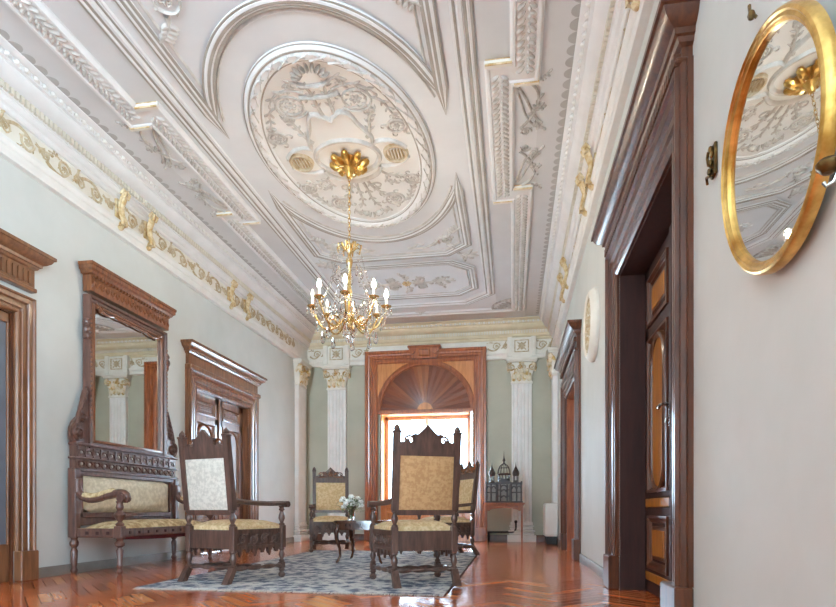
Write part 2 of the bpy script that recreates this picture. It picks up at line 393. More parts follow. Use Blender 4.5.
# outer ring around the medallion, broken by the side mouldings
def ring_arc(sign, a=1.25, b_=2.03):
    th = math.acos(1.17/a) if a > 1.17 else 0
    return [(a*math.cos(t), sign*b_*math.sin(t)) for t in [th+(PI-2*th)*k/60 for k in range(61)]]
def moulding(path, prof, closed, name, lines):
    tp = 0 if closed else .4
    o = MB().sweep(path, prof, closed, cm, tp).build(name, 'mould', ceil, angle=25)
    for a, b_, h in lines: MB().sweep(path, [(a, h-.004), (a+.004, h), (b_-.004, h), (b_, h-.004)], closed, cm, tp).build('taupe_shade_strip', 'taupe', o, angle=25)
TL = ((-.062, -.03, .026), (-.014, .016, .034), (.034, .062, .026))
prof_t = [(-.055, 0), (-.045, .014), (-.02, .03), (.0, .022), (.02, .035), (.04, .03), (.055, 0)]
for sg in (-1, 1):
    moulding(ring_arc(sg), prof_t, False, 'ring_moulding', TL)
    MB().sweep([p for p in ring_arc(sg, 1.19, 1.93) if abs(p[0]) < 1.09], [(-.015, 0), (0, .016), (.015, 0)], False, cm).build('ring_fillet', 'relief', ceil)
    arc = ring_arc(sg, 1.33, 2.17)
    arc = [p for p in arc if abs(p[0]) < 1.06]
    # spandrel panel: side moulding, chamfered outer corners, far edge
    x0, y0, y1 = 1.17, .5, 2.63
    outer = [(x0, sg*y0), (x0, sg*2.34), (.84, sg*y1), (-.84, sg*y1), (-x0, sg*2.34), (-x0, sg*y0)]
    moulding(outer, prof_t, False, 'spandrel_moulding', TL)
    inner = [(1.06, sg*1.06), (1.06, sg*2.28), (.8, sg*2.52), (-.8, sg*2.52), (-1.06, sg*2.28), (-1.06, sg*1.06)]
    MB().sweep(inner, [(-.014, 0), (0, .016), (.014, 0)], False, cm).build('spandrel_fillet', 'relief', ceil)
    for sx in (1, -1):
        mp = lambda x, y, h, sx=sx, sg=sg: cm(sx*x, sg*y, h)
        mb = MB(); scroll(mb, .86, 2.16, .13, 2.4, 1, .03, mp); mb.ribbon(bez((.72, 2.2), (.62, 2.36), (.45, 2.42), (.28, 2.36)), taper(12, .05, .02), .025, mp)
        for i in range(5): blob(mb, .66-.09*i, 2.3+.05*math.sin(i*2), 2.7+.4*(-1)**i, .12, .045, .025, mp)
        leafspray(mb, .92, 2.04, -1.3, .36, .03, mp)
        leafspray(mb, .86, 2.3, .5, .2, .03, mp, 3)
        mb.build('spandrel_scroll', 'relief', ceil)
        mb = MB()
        for k in range(5): a = 2.2-2.9*k/4+.2; blob(mb, 1.13+.1*math.cos(a-.6), 2.72+.1*math.sin(a-.6), a-.6, .2, .07, .03, mp)
        leafspray(mb, 1.0, 2.62, .8, .3, .03, mp, 3)
        mb.build('palmette', 'relief', ceil)
    # octagonal end panel
    oc = lambda w, a, b_, c: [(w, sg*(a+c)), (w, sg*(b_-c)), (w-c*1.1, sg*b_), (-w+c*1.1, sg*b_), (-w, sg*(b_-c)), (-w, sg*(a+c)), (-w+c*1.1, sg*a), (w-c*1.1, sg*a)]
    moulding(oc(1.17, 2.92, 4.33, .28), prof_t, True, 'end_panel_moulding', TL)
    MB().sweep(oc(1.08, 3.02, 4.23, .26), [(-.014, 0), (0, .016), (.014, 0)], True, cm).build('end_panel_fillet', 'relief', ceil)
    mb = MB(); cy_ = sg*3.69
    for sx in (1, -1):
        mp = lambda x, y, h, sx=sx: cm(sx*x, cy_+y, h)
        scroll(mb, .24, .16, .12, 3.4, 1, .03, mp); scroll(mb, .24, -.16, .12, -3.4, -1, .03, mp)
        mb.ribbon(bez((.1, 0), (.4, .05), (.55, -.08), (.86, 0)), taper(12, .05, .02), .03, mp)
        for i in range(6): blob(mb, .42+.075*i, .05*(-1)**i, .8*(-1)**i, .13, .06, .03, mp)
        leafspray(mb, .5, .05, .5, .26, .03, mp, 3); leafspray(mb, .5, -.05, -.9, .26, .03, mp, 3)
    for sy in (1, -1):
        mp = lambda x, y, h, sy=sy: cm(x, cy_+sy*y, h); leafspray(mb, 0, .12, 1.3, .3, .03, mp, 3)
    mb.build('end_panel_scrollwork', 'relief', ceil)
    mb = MB(); flower(mb, 0, cy_, .09, .06, cm, 6); mb.build('gilded_rosette', 'giltstucco', ceil)
    mb = MB(); blob(mb, 0, sg*5.22, 0, .3, .15, .03, cm); flower(mb, 0, sg*5.22, .07, .05, cm); mb.build('oval_boss', 'relief', ceil)
moulding(loop_ell(.86, 1.50), [(-.115, 0), (-.115, .012), (-.10, .03), (-.085, .045), (-.06, .04), (-.04, .055), (0, .06), (.03, .05), (.045, .03), (.06, .02), (.06, 0)], True, 'oval_moulding', ((-.118, -.1, .022), (-.075, -.055, .046), (.045, .062, .034)))
# long border moulding with chamfered ends
bx, by = 1.43, 4.78
brd = [(bx, -by+.42), (bx, by-.42), (bx-.45, by), (-bx+.45, by), (-bx, by-.42), (-bx, -by+.42), (-bx+.45, -by), (bx-.45, -by)]
moulding(brd, [(-.085, 0), (-.075, .018), (-.05, .03), (-.04, .02), (-.01, .02), (0, .035), (.03, .04), (.05, .02), (.06, .028), (.08, 0)], True, 'border_moulding', ((-.09, -.06, .022), (-.04, -.012, .024), (.05, .072, .03)))
MB().sweep([(x*.945, y*.985) for x, y in brd], [(-.016, 0), (-.005, .018), (.012, .018), (.02, 0)], True, cm).build('border_fillet', 'mould', ceil)
# medallion scrollwork
def mirror_pair(fn):
    mb = MB()
    for sx in (1, -1): fn(mb, lambda x, y, h, sx=sx: cm(sx*x, y, h+.006))
    return mb
def rinceau(mb, x, y, r, a0, d, mp):
    # closed scroll: two turns of stem round a rosette, with curling leaf tips outside
    pts = spiral(x, y, r, r*.52, a0, 1.7*d, 40); mb.ribbon(pts, taper(40, .026, .018), .02, mp)
    flower(mb, x, y, r*.4, .026, mp, 6)
    for k in range(8): a = 2*PI*k/8; blob(mb, x+r*.56*math.cos(a), y+r*.56*math.sin(a), a+.5*d, r*.3, r*.12, .016, mp)
    for i_ in (1, 5, 10, 15, 20):
        p = pts[i_]; a = math.atan2(p[1]-y, p[0]-x)
        mb.ribbon(spiral(p[0]+.045*math.cos(a), p[1]+.045*math.sin(a), .045, .012, a+PI, .8*d, 12), taper(12, .02, .01), .016, mp)
def tendril(mb, p0, p1, p2, p3, mp, w=.03):
    q = bez(p0, p1, p2, p3, 16); mb.ribbon(q, taper(16, w, w*.55), .02, mp)
    for i_ in (4, 8, 12):
        a = math.atan2(q[i_+1][1]-q[i_][1], q[i_+1][0]-q[i_][0])
        for sg_ in (1, -1): blob(mb, q[i_][0]+.028*math.cos(a+sg_*1.2), q[i_][1]+.028*math.sin(a+sg_*1.2), a+sg_*.7, .085, .026, .018, mp)
def med(mb, mp):
    rinceau(mb, .33, -.88, .17, 2.6, -1, mp); rinceau(mb, .645, -.43, .115, 1.0, -1, mp)
    rinceau(mb, .65, .53, .115, -1.0, 1, mp); rinceau(mb, .345, .94, .145, -2.6, 1, mp)
    tendril(mb, (.05, -.66), (.1, -.9), (.02, -1.1), (.16, -1.16), mp, .045); tendril(mb, (.16, -1.16), (.26, -1.24), (.3, -1.12), (.22, -1.08), mp)
    tendril(mb, (.14, -1.04), (.3, -1.14), (.45, -1.08), (.54, -.9), mp); tendril(mb, (.5, -.88), (.66, -.8), (.58, -.62), (.7, -.56), mp)
    tendril(mb, (.3, -.3), (.42, -.5), (.34, -.6), (.46, -.68), mp, .045); tendril(mb, (.46, -.68), (.5, -.74), (.4, -.76), (.42, -.7), mp)
    tendril(mb, (.3, .3), (.42, .5), (.5, .38), (.55, .5), mp); tendril(mb, (.1, .42), (.1, .64), (.2, .7), (.24, .84), mp, .045)
    tendril(mb, (.04, .5), (.08, .8), (.02, .95), (.14, 1.08), mp, .04); tendril(mb, (.2, 1.1), (.3, 1.2), (.12, 1.26), (.1, 1.16), mp)
    tendril(mb, (.48, .98), (.6, .9), (.56, .74), (.66, .66), mp); tendril(mb, (.36, .4), (.3, .56), (.42, .62), (.46, .54), mp)
    mb.ribbon(spiral(.2, .6, .07, .02, 2.5, 1.2), taper(26, .022, .014), .018, mp)
mirror_pair(med).build('medallion_scrollwork', 'medrelief', ceil)
def cart(mb, mp):
    mb.ribbon(bez((0, -.62), (.12, -.8), (.2, -.78), (.24, -.6)), .045, .04, mp)
    mb.ribbon(bez((.24, -.6), (.27, -.45), (.38, -.36), (.34, -.24)), .045, .04, mp)
    mb.ribbon(bez((.34, -.2), (.45, -.3), (.6, -.22), (.68, -.08)), .04, .035, mp)
    mb.ribbon(bez((.34, .2), (.45, .24), (.6, .2), (.68, .08)), .04, .035, mp)
    mb.ribbon(bez((0, .46), (.18, .44), (.3, .36), (.34, .2)), .05, .04, mp)
cmb = mirror_pair(cart)
cmb.sweep(loop_ell(.36, .3, 48), [(-.03, 0), (-.015, .03), (.015, .03), (.03, 0)], True, lambda x, y, h: cm(x, y, h+.006))
cmb.build('cartouche', 'relief', ceil)
for sx in (1, -1):
    mb = MB()
    mb.sweep([(sx*.55+.12*math.cos(2*PI*k/24), .01+.14*math.sin(2*PI*k/24)) for k in range(24)], [(-.025, 0), (-.01, .035), (.01, .035), (.025, 0)], True, cm)
    for k in range(5): mb.ribbon([(sx*.55-.07+.035*k, -.08), (sx*.55-.07+.035*k, .1)], .022, .035, cm)
    mb.build('oval_grille', 'friezeg', ceil)
mb = MB()
for k in range(9): a = -PI+PI*k/8; blob(mb, .13*math.cos(a), -1.24+.1*math.sin(a), a, .13, .045, .05, cm)
mb.ribbon(bez((-.16, -1.17), (-.08, -1.1), (.08, -1.1), (.16, -1.17)), .04, .04, cm)
mb.ribbon(bez((-.2, -1.0), (-.08, -.96), (.08, -.96), (.2, -1.0)), .05, .04, cm)
mb.build('shell_crest', 'reliefdark', ceil)
mb = MB()
for k in range(7): a = PI*k/6; blob(mb, .1*math.cos(a), 1.2+.07*math.sin(a), a, .11, .04, .05, cm)
mb.build('shell_crest', 'reliefdark', ceil)

# foliate bands with an inward step beside the medallion
def band_path(sx, o):
    # centre line of the band
    w = .28/2
    j = lambda y: [(1.89, y)]
    return [(1.945, -5.3), (1.945, -1.0), (1.715, -1.0), (1.715, 1.05), (1.945, 1.05), (1.945, 5.3)]
for sx in (1, -1):
    mp = lambda x, y, h, sx=sx: cm(sx*x, y, h)
    pth = band_path(sx, 0)
    mb = MB(); mb.sweep(pth, [(-.137, 0), (-.137, .02), (-.115, .05), (-.092, .05), (-.084, .035), (-.076, .035), (.076, .035), (.084, .035), (.092, .05), (.115, .05), (.137, .02), (.137, 0)], False, mp)
    mb.build('band_moulding', 'mould', ceil)
    mb = MB()
    for (a, b_) in zip(pth[:-1], pth[1:]):
        L = math.hypot(b_[0]-a[0], b_[1]-a[1]); n = max(1, int(L/.075))
        if L < .5: continue
        ang = math.atan2(b_[1]-a[1], b_[0]-a[0])
        for k in range(n+1):
            t = (k+.5)/(n+1); x, y = a[0]+(b_[0]-a[0])*t, a[1]+(b_[1]-a[1])*t
            px, py = -math.sin(ang), math.cos(ang)
            for s_ in (1, -1):
                mp2 = lambda X, Y, h: mp(X, Y, h+.034)
                blob(mb, x+px*s_*.045, y+py*s_*.045, ang+s_*.8, .1, .042, .03, mp2)
            blob(mb, x+.02, y+.03, 0, .035, .035, .026, mp2)
    mb.build('foliate_band', 'relief', ceil)
    # gilded step faces of the band
    for y in (-1.0, 1.05):
        for dx, dd in ((1.51, -.165), (1.51, .165)):
            pass
        mb = MB(); gd = MB()
        s_ = -1 if y < 0 else 1
        for off in (.13, -.14):
            x0, x1 = (1.585, 1.83) if off*s_ > 0 else (1.84, 2.075)
            fy = -1
            mb.box(*mp(x0, y+off-.02, 0), *mp(x1, y+off+.02, .058), .004)
            gd.box(*mp(x0+.004, y+off-.027, .042), *mp(x1-.004, y+off-.015, .06), .002); gd.box(*mp(x0+.004, y+off-.025, .004), *mp(x1-.004, y+off-.015, .014), .002)
        br = mb.build('step_bracket', 'cream', ceil); lab(gd.build('gilded_fillet', 'giltstucco', br), 'gilded edge strips')
    # strapwork filling the recess behind the step
    for s_ in (1, -1):
        mb = MB(); m3 = lambda x, y, h, s_=s_: mp(x+.05, .02+s_*y, h)
        mb.ribbon(bez((1.85, .9), (2.12, .78), (2.06, .42), (1.86, .2)), .028, .02, m3)
        mb.ribbon(bez((1.83, .8), (1.95, .6), (1.95, .4), (2.08, .25)), .028, .02, m3)
        mb.ribbon(bez((1.83, .72), (1.9, .5), (1.88, .35), (2.03, .2)), .022, .02, m3)
        flower(mb, 2.05, .5, .07, .03, m3); leafspray(mb, 2.0, .86, .2, .16, .02, m3, 3)
        leafspray(mb, 2.0, .32, -1.5, .2, .025, m3, 3); scroll(mb, 1.92, .14, .06, 0, 1, .02, m3)
        for i in range(6): blob(mb, 2.06-.02*i, .66-.05*i, .8+i*.5, .07, .03, .022, m3)
        mb.build('strapwork_ornament', 'reliefdark', ceil)
    # corner fans at the far end
    for s_ in (1, -1):
        mb = MB(); m3 = lambda x, y, h, s_=s_: mp(x+.04, s_*y, h)
        arc = [(1.92-.52*math.cos(PI/2*k/14), 5.2-.5*math.sin(PI/2*k/14)) for k in range(15)]
        mb.ribbon(arc, .045, .03, m3); mb.ribbon([(1.4, 5.2), (1.92, 5.2)], .04, .03, m3); mb.ribbon([(1.92, 4.7), (1.92, 5.2)], .04, .03, m3)
        for k in range(6): a = PI-.12-(PI/2-.24)*k/5; blob(mb, 1.9+.3*math.cos(a), 5.18-.28*math.sin(a), -a, .24, .06, .03, m3)
        scroll(mb, 1.72, 5.02, .08, 0, 1, .03, m3)
        mb.build('corner_fan', 'reliefdark', ceil)
    MB().sweep([(1.89, 5.3), (-1.89, 5.3)] if sx > 0 else [(1.89, -5.3), (-1.89, -5.3)], [(-.12, 0), (-.1, .03), (-.02, .03), (0, .045), (.02, .03), (.1, .03), (.12, 0)], False, cm).build('end_moulding', 'mould', ceil)
    # painted scallops along the cornice
    mb = MB(); n = int((YF-YB)/.135)
    for k in range(n):
        y = YB+.135*k+.08-CY
        if CY+y > YF-.5: break
        ex = (XR-.35-CX) if sx > 0 else (CX-(XL+.35))
        mb.prism([(ex+.02-.088*math.sin(math.radians(t)), y+.067*math.cos(math.radians(t))) for t in range(0, 181, 20)], 0, .004, mp)
    mb.build('scallop_border', 'scallop', ceil)
    # plain field outside the band, painted greyer
    xin, xout = 2.085, ((XR-.33-CX) if sx > 0 else (CX-(XL+.33)))
    mb = MB(); mb.prism([(xin, -6.5), (xout, -6.5), (xout, 5.75), (xin, 5.75)], 0, .002, mp)
    mb.build('border_field', 'field', ceil)
    mb = MB(); mb.prism([(1.525, -4.8), (1.8, -4.8), (1.8, -1.15), (1.525, -1.15)], 0, .002, mp).prism([(1.525, 1.2), (1.8, 1.2), (1.8, 4.8), (1.525, 4.8)], 0, .002, mp)
    mb.build('border_field', 'field', ceil)

# ------------------------------------------------------------------ entablatures (cornice, frieze, fascia)
P_FASC = [(0, 3.87), (.06, 3.87), (.07, 3.89), (.07, 3.95), (.085, 3.96), (.1, 3.99), (.1, 4.02), (.035, 4.03), (.035, 4.27), (0, 4.27)]
P_CORN = [(0, 4.27), (.06, 4.27), (.075, 4.285), (.075, 4.315), (.1, 4.325), (.12, 4.35), (.12, 4.37), (.135, 4.375), (.135, 4.45), (.16, 4.46), (.2, 4.475), (.235, 4.5), (.255, 4.535), (.255, 4.555), (.285, 4.56), (.285, 4.615), (.31, 4.62), (.345, 4.635), (.35, 4.65), (0, 4.65)]
def entab(name, path, length, frame, scr_spans, consoles, fmat='white', cmat='mould'):
    root = MB().sweep(path, P_FASC).build(name, fmat, kind='structure', angle=25)
    MB().sweep(path, P_CORN).build('cornice', cmat, root, angle=25)
    mb = MB(); n = int(length/.055)
    for k in range(n):
        a = (k+.5)*length/n; mb.box(*[frame(a-.017, .13, 4.385)][0], *frame(a+.017, .165, 4.445), 0)
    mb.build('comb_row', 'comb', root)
    mb = MB(); n = int(length/.1)
    for k in range(n):
        a = (k+.5)*length/n
        c = frame(a, .29, 4.588)
        mb.ell(c, (.03, .03, .024), 6, 4); mb.ell(frame(a+.05, .288, 4.588), (.01, .01, .022), 4, 3)
    mb.build('egg_row', 'white', root)
    fr = MB(); sw = MB()
    for a0, a1 in scr_spans:
        f3 = lambda x, y, h: frame(x, .036+h, y)
        vs = [(a0, 4.045), (a1, 4.045), (a1, 4.255), (a0, 4.255)]
        fr.prism(vs, 0, .004, f3)
        L = a1-a0; n = max(1, int(L/.42)); st = L/n
        for k in range(n):
            x = a0+st*(k+.5); s_ = (-1)**k
            sw.ribbon(bez((x-st/2, 4.15-s_*.04), (x-st/4, 4.15-s_*.12), (x, 4.15-s_*.1), (x+.07, 4.15)), taper(12, .038, .028), .024, f3)
            scroll(sw, x, 4.15, .085, 0, s_, .024, f3, .03); scroll(sw, x+st*.5, 4.15-s_*.01, .055, 2, -s_, .02, f3, .022)
            leafspray(sw, x+.1, 4.15-s_*.05, s_*.5, .2, .024, f3, 4); leafspray(sw, x-.06, 4.15+s_*.07, 2.6*s_, .13, .02, f3, 2)
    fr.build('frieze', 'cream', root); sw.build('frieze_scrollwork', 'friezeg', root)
    for a in consoles:
        mb = MB()
        mb.box(*frame(a-.045, .03, 3.97), *frame(a+.045, .065, 4.36), .01)
        for s_ in (-.03, .03):
            pts = [frame(a+s_, .06+.75*p[0], p[1]) for p in ((.05, 4.33), (.12, 4.37), (.16, 4.33), (.13, 4.28), (.08, 4.29), (.04, 4.2), (.05, 4.1), (.1, 4.02), (.1, 3.97), (.05, 3.96), (.04, 4.0))]
            mb.tube(pts, .017, 6)
        mb.tube([frame(a, .065+.7*p[0], p[1]) for p in ((.05, 4.36), (.1, 4.34), (.09, 4.26), (.04, 4.16), (.07, 4.05), (.08, 3.99))], [.03, .035, .03, .026, .03, .024], 8)
        mb.ell(frame(a, .08, 3.95), (.04, .04, .035), 8, 5)
        lab(mb.build('console', 'giltstucco', root), 'gilded scroll console')
frL = lambda a, d, z: (XL+d, a, z)
frR = lambda a, d, z: (XR-d, a, z)
frF = lambda a, d, z: (a, YF-d, z)
entab('trim_1', [(XL, YF), (XL, YB)], YF, frL, [(3.2, 5.98), (6.2, 6.53), (6.73, 8.68), (8.88, 9.25), (9.45, 11.6)], [6.1, 6.63, 8.78, 9.35])
entab('trim_2', [(XR, YB), (XR, YF)], YF, frR, [(2.6, 3.3), (4.1, 5.98), (6.2, 6.53), (6.73, 8.68), (8.88, 9.25), (9.45, 11.6)], [3.45, 3.95, 6.1, 6.63, 8.78, 9.35])
def frF2(a, d, z): return frF(XL+a, d, z)
entab('trim_3', [(XR, YF), (XL, YF)], XR-XL, frF2, [(.1, .42), (1.07, 1.36), (4.06, 4.42), (5.05, 5.36)], [], 'cream', 'warmlit')  # warmer tint here stands in for warm light on the far trim
t3 = bpy.data.objects['trim_3']
for px in (-3.85, .19):
    mb = MB(); mb.box(px-.3, YF-.13, 3.88, px+.3, YF-.02, 4.3, .006)
    for s_ in (-1, 1):
        mb.box(px+s_*.245-.05, YF-.16, 3.9, px+s_*.245+.05, YF-.1, 4.31, .008)
        mb.box(px+s_*.245-.02, YF-.17, 3.98, px+s_*.245+.02, YF-.1, 4.24, .006)
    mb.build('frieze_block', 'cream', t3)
    f3 = lambda x, y, h: (px+x, YF-.13-h, 4.12+y)
    mb = MB(); mb.sweep([(-.14, -.12), (.14, -.12), (.14, .12), (-.14, .12)], [(-.012, 0), (-.006, .016), (.006, .016), (.012, 0)], True, f3); flower(mb, 0, 0, .085, .03, f3, 8)
    for a in (45, 135, 225, 315): blob(mb, .1*math.cos(math.radians(a)), .09*math.sin(math.radians(a)), math.radians(a), .07, .03, .02, f3)
    mb.build('block_rosette', 'friezeg', t3)

# pilasters
def pilaster(name, loc, rz, w=.42, dep=.09):
    r = empty(name, loc, rz, 'structure')             # local y points out from the wall
    h = w/2; n = 5
    pr = [(-h, 0), (-h, dep)]
    fw = w/(2*n+1)
    for k in range(n):
        x = -h+fw*(2*k+1)
        pr += [(x, dep), (x+.12*fw, dep-.014), (x+.5*fw, dep-.022), (x+.88*fw, dep-.014), (x+fw, dep)]
    pr += [(h, dep), (h, 0)]
    MB().prism(pr, .42, 3.36).build('shaft', 'white', r, angle=50)
    mb = MB()
    for e, z0, z1, bv in ((.09, 0, .14, .005), (.055, .14, .2, .02), (.075, .2, .25, .024), (.03, .25, .31, .02), (.05, .31, .35, .018), (.02, .35, .42, .01)):
        mb.box(-h-e, 0, z0, h+e, dep+e, z1, bv)
    mb.build('base', 'white', r)
    mb = MB()
    mb.box(-h-.02, 0, 3.33, h+.02, dep+.025, 3.38, .012)
    mb.prism([(-h, 3.38), (h, 3.38), (h+.015, 3.55), (h+.08, 3.78), (-h-.08, 3.78), (-h-.015, 3.55)], 0, dep+.02, lambda x, z, y: (x, y, z))
    mb.build('capital_bell', 'cream', r)
    mb = MB(); f3 = lambda x, y, q: (x, dep+.02+q, y)
    for k in range(4):
        x = -h+.05+(w-.1)*k/3; blob(mb, x, 3.46, PI/2, .17, .12, .05, f3); blob(mb, x, 3.53, PI/2, .06, .08, .075, f3)
    for k in range(3):
        x = -h+.1+(w-.2)*k/2; blob(mb, x, 3.58, PI/2, .17, .1, .06, f3)
    for s_ in (1, -1):
        mb.ribbon(spiral(s_*(h+.0), 3.68, .085, .015, PI/2, -s_*1.6), taper(26, .035, .02), .075, f3)
        mb.ribbon(spiral(s_*.05, 3.69, .05, .01, PI/2, s_*1.4), taper(26, .025, .015), .05, f3)
        mb.tube([(s_*(h+.06), dep*.5, 3.6), (s_*(h+.08), dep, 3.68), (s_*(h+.06), dep+.05, 3.75)], .03, 6)
    flower(mb, 0, 3.77, .06, .08, f3)
    mb.ribbon(bez((-.16, 3.66), (-.1, 3.5), (.1, 3.5), (.16, 3.66)), .03, .06, f3)
    lab(mb.build('acanthus_ornament', 'capgold', r), 'partly gilded acanthus leaves and volutes')
    mb = MB()
    mb.box(-h-.1, 0, 3.78, h+.1, dep+.1, 3.81, .008).box(-h-.12, 0, 3.81, h+.12, dep+.12, 3.865, .012)
    mb.build('abacus', 'cream', r)
    return r
pilaster('trim_4', (-3.85, YF, 0), PI)
pilaster('trim_5', (.19, YF, 0), PI)
pilaster('trim_6', (XL, 11.98, 0), -PI/2)
pilaster('trim_7', (XR, 11.98, 0), PI/2)

# ------------------------------------------------------------------ doors
ROT = {'L': -PI/2, 'R': PI/2}
def door(n, side, yc, hgt, wood_, recess, frz, leafmat, style):
    r = empty('door_%d' % n, (XL if side == 'L' else XR, yc, 0), ROT[side], 'structure')
    a = HW; wm = lambda x, z, y: (x, y, z)
    pr = [(-.0, -.04), (0, .02), (.02, .035), (.045, .035), (.055, .022), (.075, .022), (.085, .04), (.12, .045), (.13, .03), (.155, .03), (.17, .055), (.22, .06), (.23, .08), (.25, .08), (.252, .06), (.262, .056), (.265, .03), (.28, .026), (.28, 0)]
    ks = .7 if n == 1 else 1
    pr = [(o*ks, h) for o, h in pr]
    MB().sweep([(-a, .28), (-a, hgt), (a, hgt), (a, .28)], pr, False, wm).build('casing', wood_, r, angle=25)
    for s_ in (-1, 1):
        MB().box(s_*(a-.005), 0, 0, s_*(a+.285*ks), .09, .28, .008).build('plinth', wood_, r)
    z0 = hgt+.265; z1 = 2.97 if n != 2 else 2.9
    w = a+.265*ks
    mb = MB(); mb.box(-w, 0, z0-.005, w, .05, z1)
    if frz == 'flute':
        k = 0; x = -w+.06
        while x < w-.06:
            mb.prism([(x-.018, z0+.05), (x+.018, z0+.05), (x+.018, z1-.05)]+[(x+.018*math.cos(t), z1-.05+.018*math.sin(t)) for t in (PI/4, PI/2, 3*PI/4)]+[(x-.018, z1-.05)], .05, .064, wm); x += .06
        mb.box(-w-.01, 0, z0-.02, w+.01, .075, z0+.02, .008)
    elif frz == 'dentil':
        x = -w+.03
        while x < w:
            mb.box(x-.011, 0, z1-.09, x+.011, .085, z1-.03); x += .036
        mb.box(-w-.005, 0, z0, w+.005, .08, z0+.03, .01)
    else:
        mb.box(-w-.03, 0, z0-.05, w+.03, .1, z0+.02, .012)
    mb.build('frieze', wood_ if frz != 'plain' else 'doorlight', r)
    cz = z1
    cp = [(-.02, cz-.02), (.02, cz), (.03, cz+.02), (.045, cz+.025), (.05, cz+.05), (.07, cz+.06), (.1, cz+.085), (.115, cz+.115), (.13, cz+.12), (.13, cz+.15), (-.02, cz+.15)]
    MB().sweep([(-w, 0), (-w, .05), (w, .05), (w, 0)], cp).build('cornice', wood_, r, angle=25)
    # lining of the opening
    mb = MB(); d = -recess-.08
    for s_ in (-1, 1): mb.box(s_*a, -.001, 0, s_*(a-.012), d, hgt)
    mb.box(-a, -.001, hgt-.012, a, d, hgt)
    mb.build('jamb_lining', leafmat, r)
    yl = -recess
    if style == 'glazed':
        for s_ in (-1, 1):
            lf = MB()
            x0, x1 = s_*.01, s_*(a-.013)
            lf.box(x0, yl-.05, 0, x0+s_*.07, yl, hgt-.013, .004).box(x1-s_*.02, yl-.05, 0, x1, yl, hgt-.013, .004)
            lf.box(x0, yl-.05, 0, x1, yl, .35, .004).box(x0, yl-.05, hgt-.1, x1, yl, hgt-.013, .004)
            l_ = lf.build('door_leaf', wood_, r)
            MB().box(x0+s_*.06, yl-.03, .34, x1-s_*.015, yl-.02, hgt-.09).build('glass_pane', 'greenglass', l_)
        return r
    for s_ in (-1, 1):
        lf = MB(); x0, x1 = s_*.003, s_*(a-.013); lo, hi = min(x0, x1), max(x0, x1); cxl = (lo+hi)/2; hw = (hi-lo)/2
        lf.box(lo, yl-.05, .005, hi, yl-.015, hgt-.013)
        top = hgt-.013
        for (p0, p1) in ((lo, lo+.12), (hi-.12, hi)): lf.box(p0, yl-.05, .005, p1, yl, top, .004)
        rails = [(.005, .2), (.62, .68), (.76, .8), (2.02, 2.12), (top-.1, top)]
        for p0, p1 in rails: lf.box(lo, yl-.05, p0, hi, yl, p1, .004)
        if s_ == -1: lf.box(-.03, yl, .01, .03, yl+.022, top, .008)
        l_ = lf.build('door_leaf', leafmat if n != 2 else wood_, r)
        w3 = lambda x, z, y: (cxl+x, yl-.015+y, z)
        q = hw-.12
        def raised(z0_, z1_, nm, ins):
            m_ = MB(); m_.sweep([(-q, z0_), (q, z0_), (q, z1_), (-q, z1_)], [(-0, 0), (0, .03), (.02, .032), (.035, .015), (.05, .015), (.06, 0)], True, w3)
            m_.box(cxl-q+.09, yl-.02, z0_+.08, cxl+q-.09, yl-.002, z1_-.08, .014)
            p_ = m_.build(nm, wood_, l_)
            m_ = MB(); m_.box(cxl-q+.12, yl-.01, z0_+.11, cxl+q-.12, yl+.004, z1_-.11, .004); lab(m_.build(nm.replace('panel', 'inlay'), ins, l_), 'amber veneer inlay' if ins == 'amber' else 'pale veneer inlay')
        ins = 'amber' if n != 2 else 'doorlight'
        raised(.2, .62, 'lower_panel', ins)
        raised(2.12, top-.1, 'upper_panel', ins)
        for p0, p1, nm in ((.685, .755, 'lock_rail_inlay'), (.1, .17, 'bottom_rail_inlay')):
            lab(MB().box(lo+.03, yl-.03, p0, hi-.03, yl+.006, p1, .006).build(nm, ins, l_), 'amber veneer strip')
        # tall panel with round ends
        rr = q-.1
        def stadium(g): return [(g*math.cos(t), 1.02-.0+0+g*math.sin(t)) for t in [PI+PI*k/12 for k in range(13)]]+[(g*math.cos(t), 1.78+g*math.sin(t)) for t in [PI*k/12 for k in range(13)]]
        m_ = MB(); m_.sweep([(-q, .8), (q, .8), (q, 2.02), (-q, 2.02)], [(0, 0), (0, .03), (.02, .03), (.04, 0)], True, w3)
        m_.sweep(stadium(rr), [(-.03, 0), (-.02, .025), (0, .035), (.02, .025), (.03, 0)], True, w3)
        m_.build('arched_panel', wood_, l_)
        lab(MB().prism(stadium(rr-.025), 0, .014, w3).build('arched_inlay', ins, l_), 'round-ended amber veneer inlay' if n != 2 else 'round-ended pale inlay')
    if n in (3,):
        mb = MB(); xh = .075
        mb.box(xh-.022, yl, 1.24, xh+.022, yl+.006, 1.5, .004)
        mb.tube([(xh, yl, 1.4), (xh, yl+.055, 1.4), (xh+.03, yl+.06, 1.4), (xh+.08, yl+.06, 1.385), (xh+.12, yl+.06, 1.4)], [.012, .011, .013, .011, .008], 8)
        mb.lathe([(.0, yl), (.02, yl+.004), (.014, yl+.012), (0, yl+.013)], (xh, 0, 1.4), 10, 'y')
        mb.tube([(xh, yl+.004, 1.3), (xh, yl+.03, 1.3), (xh, yl+.035, 1.27)], .006, 6)
        lab(mb.build('door_handle', 'silver', r), 'polished lever handle on a long plate')
    return r
door(1, 'L', D1, DH[1], 'doorlight', .03, 'flute', 'doorwood', 'glazed')
door(2, 'L', D2, DH[2], 'litdoor', .1, 'plain', 'litdoor', 'panel')
door(3, 'R', D3, DH[3], 'doorwood', .2, 'dentil', 'doordark', 'panel')
door(4, 'R', D4, DH[4], 'doorwood', .2, 'dentil', 'redwood', 'panel')

